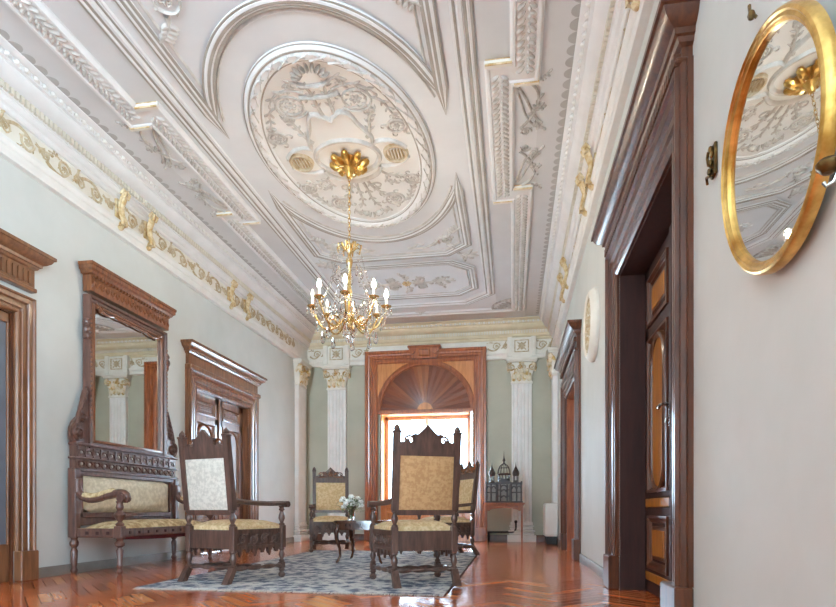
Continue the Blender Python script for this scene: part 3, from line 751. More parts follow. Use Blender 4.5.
# ------------------------------------------------------------------ far window with wooden surround
win = empty('window_1', (WX, YF-.07, 0), PI, 'structure')
wm = lambda x, z, y: (x, y, z)
WA, WT, ZS = 1.05, 3.86, 2.83
MB().sweep([(-WA, .3), (-WA, WT), (WA, WT), (WA, .3)], [(0, 0), (0, .03), (.03, .045), (.06, .045), (.075, .03), (.1, .03), (.11, .055), (.15, .055), (.17, .075), (.2, .08), (.225, .1), (.27, .1), (.27, -.07)], False, wm).build('casing', 'redwood', win, angle=25)
for s_ in (-1, 1): MB().box(s_*(WA-.01), 0, 0, s_*(WA+.285), .115, .3, .01).build('plinth', 'redwood', win)
RA = .99
arc = [(RA*math.cos(t), ZS+RA*math.sin(t)) for t in [PI*k/40 for k in range(41)]]
for s_ in (-1, 1):
    poly = [(s_*x, z) for x, z in arc[:21]]+[(0, WT), (s_*WA, WT), (s_*WA, ZS)]
    MB().prism(poly, 0, .02, wm).build('spandrel', 'orangewood', win)
MB().sweep(arc, [(-.1, 0), (-.1, .03), (-.085, .045), (-.03, .05), (-.02, .04), (0, .04), (.012, .025), (.012, 0)], False, wm).build('arch_moulding', 'redwood', win, angle=25)
MB().prism([(1.03*math.cos(t), ZS+1.03*math.sin(t)) for t in [PI*k/30 for k in range(31)]], -.12, -.06, wm).build('fan_backing', 'redwood', win)
# sunburst of veneered gores
mb = MB(); tn = []; NG = 17
for k in range(NG):
    t0, t1 = PI*k/NG, PI*(k+1)/NG; tm = (t0+t1)/2; r1 = RA-.015
    f0 = len(mb.f)
    for (ta, tb) in ((t0, tm), (tm, t1)):
        vs = [wm(.16*math.cos(ta), ZS+.16*math.sin(ta), -.05), wm(r1*math.cos(ta), ZS+r1*math.sin(ta), -.012 if ta != tm else .014), wm(r1*math.cos(tb), ZS+r1*math.sin(tb), -.012 if tb != tm else .014), wm(.16*math.cos(tb), ZS+.16*math.sin(tb), -.05)]
        mb.add(vs, [(0, 1, 2, 3)])
    t = R.uniform(.15, .85); tn += [t, min(1, t+.15)]
fan = mb.build('sunburst_fanlight', 'sunburst', win, smooth=False); toned(fan, tn)
MB().prism([(.17*math.cos(t), ZS+.17*math.sin(t)) for t in [PI*k/14 for k in range(15)]], -.06, .02, wm).build('fan_boss', 'orangewood', win)
MB().box(-WA, -.12, ZS-.06, WA, .06, ZS+.015, .012).build('transom', 'redwood', win)
mb = MB(); mb.prism([(-.27, WT+.07), (.27, WT+.07), (.33, WT+.3), (-.33, WT+.3)], 0, .15, wm); mb.box(-.36, 0, WT+.29, .36, .18, WT+.345, .014)
for s_ in (-1, 1):
    mb.lathe([(.0, -.08), (.05, -.08), (.05, .08), (0, .08)], (s_*.25, .12, WT+.2), 12, 'y'); mb.lathe([(0, -.06), (.035, -.06), (.035, .06), (0, .06)], (s_*.235, .12, WT+.1), 12, 'y')
mb.box(-.13, .1, WT+.11, .13, .17, WT+.26, .02)
mb.build('keystone', 'redwood', win)
mb = MB()
for s_ in (-1, 1): mb.box(s_*.985, -.0, 0, s_*.96, -.45, ZS-.05)
mb.box(-.985, 0, ZS-.075, .985, -.45, ZS-.05)
mb.build('reveal_lining', 'orangewood', win)
mb = MB(); mb.box(-.96, -.45, .72, .96, .03, .78, .01); mb.build('window_sill', 'orangewood', win)
mb = MB(); mb.box(-.96, -.06, 0, .96, -.02, .72)
for s_ in (-1, 1):
    mb.sweep([(s_*.48-.36, .14), (s_*.48+.36, .14), (s_*.48+.36, .62), (s_*.48-.36, .62)], [(-.03, 0), (-.02, .03), (.01, .03), (.03, 0)], True, lambda x, z, y: (x, -.02+y, z))
    mb.box(s_*.48-.26, -.03, .24, s_*.48+.26, .0, .52, .015)
mb.build('apron_panel', 'orangewood', win)
wf = MB(); yv = -.34
for s_ in (-1, 1):
    wf.box(s_*.96, yv-.06, .78, s_*.885, yv, ZS-.075, .008).box(s_*.035, yv-.05, .84, s_*.0, yv+.01, ZS-.13, .006)
    wf.box(s_*.96, yv-.06, .78, 0, yv, .86, .008).box(s_*.96, yv-.06, ZS-.15, 0, yv, ZS-.075, .008)
wfo = wf.build('window_frame', 'orangewood', win)
for s_ in (-1, 1): MB().box(s_*.89, yv-.035, .85, s_*.03, yv-.027, ZS-.14).build('glass_pane', 'pane', wfo)
mb = MB(); mb.lathe([(0, -.16), (.02, -.15), (.03, -.1), (.014, -.06), (.045, .1), (.05, .16), (0, .16)], (0, yv+.055, ZS-.3), 10); mb.build('tassel', 'comb', wfo)

# ------------------------------------------------------------------ rug
rug_c = (-1.83, 6.75); rw, rl = 2.62, 4.6
rug = MB(); n = 24
rug.box(-rw/2, -rl/2, 0, rw/2, rl/2, .014, .004)
ro = rug.build('rug', 'rug'); ro.location = (rug_c[0], rug_c[1], .001); ro.rotation_euler = (0, 0, .0)
tag(ro, 'blue-grey and ivory patterned rug with pale fringe under the armchairs', 'rug')
for s_ in (-1, 1):
    mb = MB(); k = 0
    while k*.016 < rw:
        x = -rw/2+k*.016+.008; L = .045+.02*R.random(); dx = R.uniform(-.01, .01)
        mb.tube([(x, s_*(rl/2-.006), .009), (x+dx*.5, s_*(rl/2+L*.5), .006), (x+dx, s_*(rl/2+L), .003)], [.005, .006, .003], 4); k += 1
    mb.build('fringe', 'fringe', ro)
for s_ in (-1, 1):
    MB().box(s_*rw/2, -rl/2, .0, s_*(rw/2+.012), rl/2, .013, .004).build('edge_binding', 'doordark', ro)
ZR = .015

# ------------------------------------------------------------------ armchairs
def chair(panel, rear_seat):
    r = empty('armchair', (0, 0, 0))
    wx, wy = .268, -.27; fx, fy = .32, .32; sq = .028
    def prism_beam(mb, p0, p1, a, b_):
        vs = [(p[0]+i, p[1]+j, p[2]) for p, (e, f) in ((p0, a), (p1, b_)) for i, j in ((-e, -f), (e, -f), (e, f), (-e, f))]
        mb.add(vs, [(0, 1, 2, 3), (7, 6, 5, 4)]+[(k, (k+1) % 4, 4+(k+1) % 4, 4+k) for k in range(4)])
    for s_ in (-1, 1):
        mb = MB(); x = s_*wx
        prism_beam(mb, (x, wy-.085, 0), (x, wy, .14), (.032, .03), (sq, sq))
        mb.lathe([(.02, .135), (.032, .15), (.018, .165), (.028, .2), (.03, .225), (.016, .26), (.03, .275), (.024, .29)], (x, wy, 0), 10)
        mb.box(x-sq, wy-sq, .285, x+sq, wy+sq, .505, .005)
        mb.lathe([(.024, .5), (.03, .515), (.016, .53), (.03, .565), (.031, .58), (.016, .62), (.03, .635), (.024, .65)], (x, wy-.008, 0), 10)
        prism_beam(mb, (x, wy-.01, .645), (x, wy-.085, 1.3), (sq, sq), (sq, sq*.9))
        mb.box(x-.034, wy-.12, 1.295, x+.034, wy-.05, 1.312, .005)
        mb.lathe([(.022, 1.31), (.03, 1.325), (.024, 1.345), (.012, 1.358), (0, 1.372)], (x, wy-.085, 0), 8)
        mb.build('back_post', 'chairwood', r)
        mb = MB(); x = s_*fx
        mb.lathe([(.018, 0), (.032, .015), (.034, .035), (.02, .055), (.03, .075), (.022, .09)], (x, fy, 0), 10)
        mb.box(x-.026, fy-.026, .088, x+.026, fy+.026, .15, .005)
        mb.lathe([(.02, .148), (.03, .16), (.016, .18), (.03, .22), (.018, .26), (.031, .275), (.024, .29)], (x, fy, 0), 10)
        mb.box(x-.03, fy-.03, .288, x+.03, fy+.03, .505, .005)
        mb.build('front_leg', 'chairwood', r)
        mb = MB()
        mb.lathe([(.024, .5), (.031, .515), (.016, .53), (.031, .57), (.028, .6), (.015, .64), (.03, .655), (.02, .67), (.03, .69)], (x, fy, 0), 10)
        mb.build('arm_support', 'chairwood', r)
        mb = MB()
        pts = [(s_*wx, wy-.01, .735), (s_*(wx+.005), wy+.1, .725), (s_*(wx+.02), 0, .712), (s_*(fx-.005), .16, .71), (s_*fx, fy, .715), (s_*(fx+.004), fy+.05, .71)]
        vs = []; fs = []
        for i, p in enumerate(pts):
            hw_ = .028+.008*i/5
            for k in range(8):
                a = 2*PI*k/8+PI/8; vs.append((p[0]+hw_*1.05*math.cos(a), p[1], p[2]+.024*math.sin(a)))
        for i in range(5):
            for k in range(8): fs.append((i*8+k, i*8+(k+1) % 8, i*8+8+(k+1) % 8, i*8+8+k))
        fs += [tuple(range(8)), tuple(40+k for k in range(7, -1, -1))]
        mb.add(vs, fs); mb.lathe([(0, -.035), (.03, -.035), (.03, .035), (0, .035)], (s_*(fx+.004), fy+.055, .707), 12, 'x')
        mb.build('arm', 'chairwood', r)
    # back: frame rails, panel, crest
    lean = lambda z: wy-.01-.075*(z-.645)/.655
    mb = MB()
    for z0, z1 in ((.605, .65), (1.105, 1.185)):
        mb = MB()
        vs = [(x, lean(z)+d, z) for x in (-wx, wx) for z in (z0, z1) for d in (-.02, .02)]
        mb.add(vs, [(0, 1, 3, 2), (4, 6, 7, 5), (0, 4, 5, 1), (2, 3, 7, 6), (0, 2, 6, 4), (1, 5, 7, 3)])
        mb.build('back_rail', 'chairwood', r)
    mb = MB(); nx, nz = 8, 10
    for d in (1, -1):
        vs = []; fs = []
        for i in range(nx+1):
            for j in range(nz+1):
                u, v_ = i/nx*2-1, j/nz*2-1; z = .635+.485*j/nz
                bulge = .012+.022*(1-u**4)*(1-v_**4)
                vs.append((u*(wx-.02), lean(z)+d*bulge, z))
        for i in range(nx):
            for j in range(nz): k = i*(nz+1)+j; fs.append((k, k+1, k+nz+2, k+nz+1))
        mb.add(vs, fs)
    for (z, a) in ((.635, 0), (1.12, 0)): mb.box(-wx+.02, lean(z)-.012, z-.001, wx-.02, lean(z)+.012, z+.001)
    mb.build('backrest', panel, r)
    cr = [(-wx+.02, 1.18), (-wx+.02, 1.215), (-.2, 1.225), (-.185, 1.245), (-.165, 1.24), (-.15, 1.215), (-.125, 1.22), (-.12, 1.255), (-.135, 1.28), (-.115, 1.29), (-.085, 1.285), (-.05, 1.315), (-.02, 1.345), (0, 1.365)]
    cr = cr+[(-x, z) for x, z in cr[-2::-1]]
    ym = lambda x, z, y: (x, lean(z)+y, z)
    MB().prism(cr, -.018, .018, ym).build('crest', 'chairwood', r)
    mb = MB(); y3 = lambda x, z, h: ym(x, z, .017+h)
    for s_ in (-1, 1):
        m3 = lambda x, z, h, s_=s_: y3(s_*x, z, h)
        mb.ribbon(spiral(.15, 1.235, .045, .01, 0, 1.3), taper(26, .018, .012), .016, m3)
        mb.ribbon(bez((.2, 1.2), (.14, 1.19), (.1, 1.2), (.05, 1.21)), .018, .014, m3); blob(mb, .08, 1.255, .8, .07, .03, .016, m3)
    flower(mb, 0, 1.245, .05, .022, y3, 6); blob(mb, 0, 1.315, PI/2, .06, .03, .016, y3)
    mb.build('crest_carving', 'benchgold', r)
    # seat
    mb = MB(); nx = ny = 10; vs = []; fs = []
    for i in range(nx+1):
        for j in range(ny+1):
            u, v_ = i/nx*2-1, j/ny*2-1; y = wy+.03+(fy+.02-wy-.03)*j/ny
            hw_ = (wx-.0)+(fx-wx)*j/ny; vs.append((u*hw_, y, .505+.045*(1-u**6)*(1-v_**6)+.012*(1-u*u)*(1-v_*v_)))
    for i in range(nx):
        for j in range(ny): k = i*(ny+1)+j; fs.append((k, k+1, k+ny+2, k+ny+1))
    mb.add(vs, fs); mb.add([(-wx, wy+.03, .47), (wx, wy+.03, .47), (fx, fy+.02, .47), (-fx, fy+.02, .47), (-wx, wy+.03, .507), (wx, wy+.03, .507), (fx, fy+.02, .507), (-fx, fy+.02, .507)], [(0, 1, 2, 3), (0, 1, 5, 4), (1, 2, 6, 5), (2, 3, 7, 6), (3, 0, 4, 7)])
    mb.build('seat', rear_seat, r)
    MB().box(-wx+.02, wy-.02, .3, wx-.02, wy+.005, .47, .004).build('rear_rail', 'chairwood', r)
    # carved aprons
    for nm, p0, p1 in (('front', (-fx+.03, fy), (fx-.03, fy)), ('side', (-wx, wy+.03), (-fx, fy-.03)), ('side', (wx, wy+.03), (fx, fy-.03))):
        mb = MB(); L = math.hypot(p1[0]-p0[0], p1[1]-p0[1]); ux, uy = (p1[0]-p0[0])/L, (p1[1]-p0[1])/L
        out = (-uy, ux)
        fr = lambda a, z, h: (p0[0]+ux*a+out[0]*h, p0[1]+uy*a+out[1]*h, z)
        mb.prism([(0, .44), (L, .44), (L, .475), (0, .475)], -.014, .014, fr); mb.prism([(0, .3), (L, .3), (L, .325), (0, .325)], -.013, .013, fr)
        mb.prism([(0, .325), (L, .325), (L, .44), (0, .44)], -.003, .003, fr)
        nS = 4
        for k in range(nS):
            a = L*(k+.5)/nS; s_ = (-1)**k
            for sd in (1, -1):
                f2 = lambda x, z, h, sd=sd: fr(x, z, sd*(.003+h))
                mb.ribbon(spiral(a, .383, .05, .012, .5, 1.4*s_, 16), taper(16, .017, .011), .014, f2)
                mb.ribbon(bez((a-L/nS/2, .335), (a-.03, .33), (a+.02, .43), (a+L/nS/2, .43), 8), .014, .012, f2)
                blob(mb, a, .383, 0, .03, .03, .018, f2)
        n = 6
        for k in range(n):
            a = L*(k+.5)/n
            dr = .075 if k % 2 == 0 else .045
            mb.prism([(a-.03, .301), (a+.03, .301), (a+.022, .28), (a+.012, .27), (a+.014, .255), (a, .3-dr), (a-.014, .255), (a-.012, .27), (a-.022, .28)], -.011, .011, fr)
        mb.build('carved_apron', 'chairwood', r)
    # stretchers
    def turned(p0, p1, nm):
        mb = MB(); n = 22
        pts = [tuple(a+(b_-a)*i/(n-1) for a, b_ in zip(p0, p1)) for i in range(n)]
        mb.tube(pts, [.012+.012*abs(math.sin(PI*3.5*i/(n-1))) for i in range(n)], 8); mb.build(nm, 'chairwood', r)
    for s_ in (-1, 1): turned((s_*wx, wy-.01, .125), (s_*fx, fy, .118), 'stretcher')
    turned((-wx+.0, wy-.01, .135), (wx, wy-.01, .135), 'stretcher'); turned((-.275, .06, .122), (.275, .06, .122), 'stretcher')
    return r
def set_chair(o, x, y, rz, label):
    o.location = (x, y, ZR); o.rotation_euler = (0, 0, rz); tag(o, label, 'armchair', 'carved armchairs around the rug'); return o
chA = chair('paledamask', 'paledamask')
for ch in chA.children:
    if ch.name.startswith('seat'): ch.data.materials[0] = M['damask']
chB = copy_tree(chA); chC = copy_tree(chA); chD = copy_tree(chA)
def repanel(o, mat):
    for ch in o.children:
        if ch.name.startswith('backrest'): ch.data = ch.data.copy(); ch.data.materials[0] = M[mat]
repanel(chB, 'browndamask'); repanel(chC, 'damask'); repanel(chD, 'damask')
set_chair(chA, -2.61, 5.13, -.30, 'dark carved armchair seen from behind, pale back panel, in front of the mirrored bench')
set_chair(chB, -.865, 5.17, .46, 'dark carved armchair seen from behind, brown back panel, silhouetted against the bright window')
set_chair(chC, -2.87, 8.97, PI+.35, 'carved armchair with gold back facing us behind the side table')
set_chair(chD, -.94, 8.45, 2.1, 'carved armchair with gold back half hidden behind the brown-backed armchair')

# ------------------------------------------------------------------ side table, vase and flowers
tb = empty('side_table', (-1.84, 7.15, ZR)); tag(tb, 'small dark wooden side table with curved legs holding flowers', 'table')
def rounded(w, d, c, n=5):
    o = []
    for sx, sy, a0 in ((1, 1, 0), (-1, 1, 90), (-1, -1, 180), (1, -1, 270)):
        for k in range(n): a = math.radians(a0+90*k/(n-1)); o.append((sx*(w-c)+c*math.cos(a), sy*(d-c)+c*math.sin(a)))
    return o
mb = MB(); mb.prism(rounded(.33, .37, .16), .485, .495).prism(rounded(.345, .385, .17), .495, .515).prism(rounded(.335, .375, .165), .515, .52); mb.build('tabletop', 'tablewood', tb)
mb = MB(); mb.prism(rounded(.285, .325, .06), .41, .485); mb.build('apron', 'tablewood', tb)
for sx in (-1, 1):
    for sy in (-1, 1):
        pts = [(sx*.26, sy*.3, .47), (sx*.285, sy*.325, .4), (sx*.28, sy*.32, .3), (sx*.25, sy*.29, .18), (sx*.245, sy*.285, .09), (sx*.265, sy*.305, .03), (sx*.285, sy*.325, .012)]
        MB().tube(pts, [.026, .03, .025, .018, .015, .017, .012], 8).build('leg', 'tablewood', tb)
vx, vy, vz = -2.0, 7.05, ZR+.521
vs_ = MB(); vs_.lathe([(.03, 0), (.045, .004), (.042, .05), (.036, .09), (.045, .13), (.055, .145), (.05, .145), (.04, .128), (.032, .09), (.037, .05), (.036, .012), (.002, .01)], (0, 0, 0), 16)
vo = vs_.build('vase', 'vaseglass'); vo.location = (vx, vy, vz); tag(vo, 'small clear glass vase standing on the side table', 'vase')
bq = empty('flower_bouquet', (vx, vy, vz+.02)); tag(bq, 'loose bouquet of white flowers and green leaves in the glass vase', 'flowers')
RF = random.Random(3)
heads = []
for k in range(16):
    a = RF.uniform(0, 2*PI); rr = RF.uniform(.02, .15); heads.append((rr*math.cos(a), rr*math.sin(a), RF.uniform(.17, .31)-rr*.3))
fo = MB(); st = MB()
for hx, hy, hz in heads:
    st.tube([(hx*.1, hy*.1, .0), (hx*.25, hy*.25, .1), (hx*.8, hy*.8, hz*.8), (hx, hy, hz)], .0025, 4)
    mb = MB()
    for q in range(9):
        a = q*2.4; e = .013+.0015*q; mb.ell((hx+e*math.cos(a), hy+e*math.sin(a), hz+.012*math.cos(q)), (.016, .016, .013), 6, 4)
    mb.ell((hx, hy, hz+.008), (.016, .016, .014), 6, 4)
    mb.build('blossom', 'petal', bq)
for k in range(90):
    a = RF.uniform(0, 2*PI); rr = RF.uniform(.02, .19); z = RF.uniform(.12, .3)-rr*.25; fo.M = Matrix.Translation((rr*math.cos(a), rr*math.sin(a), z)) @ Matrix.Rotation(a, 4, 'Z') @ Matrix.Rotation(RF.uniform(-.9, .9), 4, 'Y')
    L = RF.uniform(.025, .05); fo.ell((0, 0, 0), (L*.6, L*.25, .002), 6, 4)
st.build('stem', 'stem', bq)
fo_o = fo.build('foliage', 'leaf', bq); fo_o['kind'] = 'stuff'

# ------------------------------------------------------------------ mirrored hall bench
bn = empty('mirrored_bench', (XL+.025, 6.28, 0), -PI/2); tag(bn, 'dark carved hall bench with cream cushions and tall framed mirror against the left wall', 'bench')
BX = .9
for s_ in (-1, 1):
    mb = MB(); x = s_*BX
    mb.lathe([(.02, 0), (.032, .02), (.036, .04), (.022, .07), (.03, .1), (.035, .24), (.022, .27), (.042, .3), (.044, .33), (.03, .36), (.04, .385)], (x, .055, 0), 12)
    mb.box(x-.04, .01, .38, x+.04, .1, 1.1, .006); mb.build('back_post', 'benchwood', bn)
    mb = MB()
    mb.lathe([(.014, 0), (.026, .015), (.03, .035), (.018, .06), (.03, .09), (.022, .11), (.036, .25), (.02, .28), (.046, .3), (.05, .325), (.03, .35), (.042, .375)], (x, .58, 0), 12)
    mb.box(x-.042, .538, .37, x+.042, .622, .5, .006); mb.build('front_leg', 'benchwood', bn)
    mb = MB()
    mb.lathe([(.036, .5), (.044, .52), (.02, .545), (.055, .6), (.06, .62), (.025, .66), (.04, .69), (.03, .73), (.04, .755)], (x, .58, 0), 12)
    mb.build('arm_support', 'benchwood', bn)
    mb = MB()
    yz = bez((.09, .93), (.1, .76), (.26, .75), (.42, .81), 10)+bez((.42, .81), (.52, .835), (.65, .86), (.67, .79), 8)[1:]+[(.655, .755), (.625, .755)]
    mb.tube([(x, y, z) for y, z in yz], [.04]*10+[.045]*5+[.04, .032, .022, .016], 10)
    mb.lathe([(0, -.062), (.042, -.062), (.042, .062), (0, .062)], (x, .625, .785), 14, 'x'); mb.box(x-.05, .09, .84, x+.05, .13, 1.0, .015)
    mb.build('arm', 'benchwood', bn)
    MB().tube([(x, y, z+.022) for y, z in yz[3:13]], [.014]+[.042]*8+[.014], 8).build('arm_pad', 'benchdamask', bn)
mb = MB()
mb.box(-BX, .05, .38, BX, .57, .4, .004)
mb.box(-BX+.03, .57, .385, BX-.03, .61, .475, .005)
for s_ in (-1, 1): mb.box(s_*BX-.02, .1, .385, s_*BX+.02, .56, .475, .005)
mb.build('seat_rail', 'benchwood', bn)
for k in range(11):
    x = -.78+.156*k; lab(MB().box(x-.016, .608, .415, x+.016, .617, .445, .003).build('rail_stud', 'doordark', bn), 'dark square stud')
for s_ in (-1, 1):
    for k in range(3): lab(MB().box(s_*BX+s_*.018, .2+.12*k, .41, s_*BX+s_*.026, .24+.12*k, .445, .003).build('rail_stud', 'doordark', bn), 'dark square stud')
n = 18
low = [(-BX+.03, .388)]+[(-BX+.03+(2*BX-.06)*k/n, .36-.02*math.sin(PI*k/n)) for k in range(n+1)]+[(BX-.03, .388)]
lab(MB().prism(low, .545, .572, wm).build('valance', 'redcloth', bn), 'dark red cloth below the seat rail')
def pad(x0, x1, y0, y1, z, hgt, nx=14, ny=10, vert=False):
    mb = MB(); vs = []; fs = []
    for i in range(nx+1):
        for j in range(ny+1):
            u, v_ = i/nx*2-1, j/ny*2-1; a = x0+(x1-x0)*i/nx; b_ = y0+(y1-y0)*j/ny; h = hgt*(1-u**8)*(1-v_**6)+.3*hgt*(1-u*u)*(1-v_*v_)
            vs.append((a, b_, z+h) if not vert else (a, z+h, b_))
    for i in range(nx):
        for j in range(ny): k = i*(ny+1)+j; fs.append((k, k+1, k+ny+2, k+ny+1))
    mb.add(vs, fs); return mb
mb = pad(-BX+.035, BX-.035, .1, .6, .475, .065); mb.box(-BX+.035, .1, .45, BX-.035, .6, .476); mb.build('seat_cushion', 'benchdamask', bn)
mb = MB(); mb.box(-BX+.04, .02, .5, BX-.04, .05, 1.1); mb.box(-BX+.04, .03, .58, BX-.04, .075, .64, .006); mb.box(-BX+.04, .03, 1.03, BX-.04, .085, 1.08, .006)
for s_ in (-1, 1): mb.box(s_*.86, .03, .5, s_*.79, .075, 1.06, .006)
mb.build('back_frame', 'benchwood', bn)
mb = pad(-.77, .77, .64, 1.03, .05, .06, vert=True); mb.build('back_cushion', 'creamdamask', bn)
# arcaded rails
mb = MB(); mb.box(-BX-.03, .0, 1.07, BX+.03, .1, 1.105, .01).box(-BX, .0, 1.09, BX, .07, 1.36).box(-BX-.035, 0, 1.2, BX+.035, .1, 1.225, .01).box(-BX-.03, 0, 1.34, BX+.03, .11, 1.375, .012)
f3 = lambda x, z, h: (x, .07+h, z)
for k in range(15):
    x = -.82+1.64*k/14
    mb.ribbon([(x+.045*math.cos(t), 1.153+.032*math.sin(t)) for t in [2*PI*q/12 for q in range(13)]], .014, .014, f3)
    mb.ribbon([(x+.046*math.cos(t), 1.25+.05*math.sin(t)) for t in [PI*q/10 for q in range(11)]], .014, .014, f3); mb.box(x+.051, .07, 1.225, x+.065, .082, 1.34)
mb.build('arcaded_rail', 'benchwood', bn)
for k in range(15):
    x = -.82+1.64*k/14
    for z, d in ((1.153, .01), (1.275, .012)): lab(MB().ell((x, .075, z), (.016, d, .016), 8, 5).build('rail_bead', 'modelgrey', bn), 'pale round bead')
# mirror
mb = MB(); ZM0, ZM1 = 1.375, 3.02; mo, mi = .71, .6
mb.sweep([(-mi, ZM0+.06), (-mi, ZM1-.14), (mi, ZM1-.14), (mi, ZM0+.06)], [(0, 0), (0, .05), (.02, .065), (.035, .05), (.045, .06), (.07, .06), (.08, .085), (.105, .085), (.11, .0)], True, wm)
mb.build('mirror_frame', 'benchwood', bn, angle=25)
mb = MB(); mb.sweep([(-mi+.0, ZM0+.06), (-mi, ZM1-.14), (mi, ZM1-.14), (mi, ZM0+.06)], [(.002, .05), (.012, .072), (.03, .066), (.04, .05)], True, wm)
for s_ in (-1, 1):
    for k in range(22): mb.ell((s_*(mi+.092), .088, 1.66+.052*k), (.014, .008, .02), 6, 4)
lab(mb.build('gilt_slip', 'benchgold', bn), 'gilt inner edge and beading')
MB().box(-mi-.01, .02, ZM0+.05, mi+.01, .035, ZM1-.13).build('mirror_glass', 'mirror', bn)
mb = MB(); mb.box(-mo, 0, ZM1, mo, .1, 3.2)
f3 = lambda x, z, h: (x, .1+h, z)
for k in range(17):
    x = -.66+1.32*k/16; blob(mb, x-.02, 3.1, 1.0, .1, .035, .02, f3); blob(mb, x+.02, 3.1, -1.0, .1, .035, .02, f3)
for k in range(26):
    x = -.68+1.36*k/25; mb.box(x-.015, .1, 3.17, x+.015, .13, 3.195)
mb.sweep([(-mo, 0), (-mo, .1), (mo, .1), (mo, 0)], [(-.02, 3.19), (.03, 3.2), (.04, 3.225), (.06, 3.24), (.06, 3.275), (.07, 3.28), (.07, 3.31), (-.02, 3.31)])
mb.build('mirror_cornice', 'benchgold', bn, angle=25)
mb = MB(); f3 = lambda x, z, h: (x, .06+h, z)
for s_ in (-1, 1):
    m3 = lambda x, z, h, s_=s_: f3(s_*x, z, h)
    mb.ribbon(bez((.6, ZM1-.1), (.5, ZM1-.16), (.45, ZM1-.2), (.3, ZM1-.15)), taper(12, .04, .02), .02, m3); mb.ribbon(spiral(.53, ZM1-.15, .045, .01, 0, 1.3), .016, .02, m3)
    mb.ribbon(bez((.3, ZM1-.15), (.2, ZM1-.17), (.1, ZM1-.14), (0, ZM1-.16)), .022, .02, m3)
mb.build('mirror_fretwork', 'benchgold', bn)
# scrolled wings and knobs beside the mirror
for s_ in (-1, 1):
    w2 = lambda x, z, y, s_=s_: (s_*(x-.075), y, z-(.09 if z < 2.2 else 0))
    out = [(.78, 1.465), (1.0, 1.465)]+bez((1.0, 1.465), (1.06, 1.6), (.98, 1.7), (.92, 1.74), 10)+bez((.92, 1.74), (.88, 1.82), (.86, 1.95), (.8, 2.08), 8)+[(.78, 2.08)]
    mb = MB(); mb.prism(out, .02, .06, w2)
    for yy in (1,):
        m3 = lambda x, z, h: w2(x, z, .06+h)
        mb.ribbon(spiral(.93, 1.565, .085, .015, PI/2, -1.7), taper(26, .035, .022), .035, m3); mb.ribbon(spiral(.86, 1.74, .05, .01, -PI/2, 1.5), taper(26, .025, .016), .03, m3)
        mb.ribbon(bez((.95, 1.66), (.93, 1.8), (.86, 1.9), (.81, 2.05)), taper(12, .04, .02), .03, m3)
        for k in range(6): blob(mb, .93-.022*k, 1.7+.06*k, 2.2, .08, .035, .03, m3)
        flower(mb, .93, 1.565, .035, .045, m3, 5)
    mb.tube([w2(.93+.1*math.cos(t), 1.565+.1*math.sin(t), .05) for t in [-1.2+.4*q for q in range(8)]], .022, 6)
    mb.build('scroll_wing', 'benchwood', bn)
    mb = MB(); mb.box(*w2(.78, 2.5, .02), *w2(.82, 2.72, .085), .01); mb.ell(w2(.81, 2.6, .07), (.035, .03, .05), 8, 6); mb.ell(w2(.81, 2.68, .07), (.025, .025, .03), 8, 6); mb.build('corbel', 'benchwood', bn)

# ------------------------------------------------------------------ chandelier
cx_, cy_, = -1.83, 6.38
cd = empty('chandelier', (cx_, cy_, ZC-.01)); tag(cd, 'gilt crystal chandelier with candle bulbs hanging on a long chain from the ceiling medallion', 'chandelier')
zo = -(ZC-.01)                       # helper: world height -> local
W3 = lambda x, y, z: (x, y, z+zo)
rs = MB(); rs.lathe([(.0, 0), (.12, 0), (.14, -.02), (.1, -.05), (.08, -.1), (.045, -.14), (.03, -.2), (0, -.21)], (0, 0, 0), 20)
rso = rs.build('ceiling_rosette', 'gilt', cd)
for k in range(8):
    a = 2*PI*k/8
    mb = MB(); mb.M = Matrix.Rotation(a, 4, 'Z')
    mb.tube([(.05, 0, -.04), (.1, 0, -.07), (.16, 0, -.06), (.21, 0, -.03), (.225, 0, -.02)], [.018, .04, .048, .036, .018], 8)
    mb.tube([(.08, .02, -.1), (.13, .02, -.115), (.17, .02, -.085), (.16, .02, -.065)], [.01, .014, .012, .008], 6)
    mb.build('rosette_leaf', 'gilt', rso)
mb = MB(); k = 0; z = ZC-.2
while z > 3.68:
    ax = (0, 1)[k % 2]
    mb.tube([(.014*math.cos(t)*(1-ax), .014*math.cos(t)*ax, z+zo-.028+.03*math.sin(t)) for t in [2*PI*q/10 for q in range(10)]], .0045, 5, True); z -= .047; k += 1
mb.build('chain', 'brass', cd)
mb = MB(); mb.lathe([(0.000, 3.7), (0.020, 3.69), (0.048, 3.68), (0.041, 3.63), (0.031, 3.6), (0.020, 3.55), (0.041, 3.5), (0.037, 3.46), (0.020, 3.4), (0.019, 3.2), (0.034, 3.15), (0.031, 3.1), (0.020, 3.05), (0.020, 2.95), (0.051, 2.9), (0.058, 2.85), (0.034, 2.79), (0.020, 2.75), (0.031, 2.72), (0.000, 2.69)], W3(0, 0, 0), 16); mb.build('stem', 'brass', cd)
mb = MB()
for k in range(8):
    a = 2*PI*k/8; mb.M = Matrix.Rotation(a, 4, 'Z')
    mb.tube([W3(.05, 0, 3.62), W3(.1, 0, 3.68), W3(.14, 0, 3.66), W3(.13, 0, 3.6)], [.01, .014, .012, .008], 6)
mb.build('crown', 'brass', cd)
lit = {0, 1, 2, 3, 4, 7}
RC = random.Random(11)
def drop(c, r, h): return MB().lathe([(0, 0), (r*.35, -.1*h), (r*.8, -.5*h), (r, -.72*h), (r*.7, -.92*h), (0, -h)], c, 8)
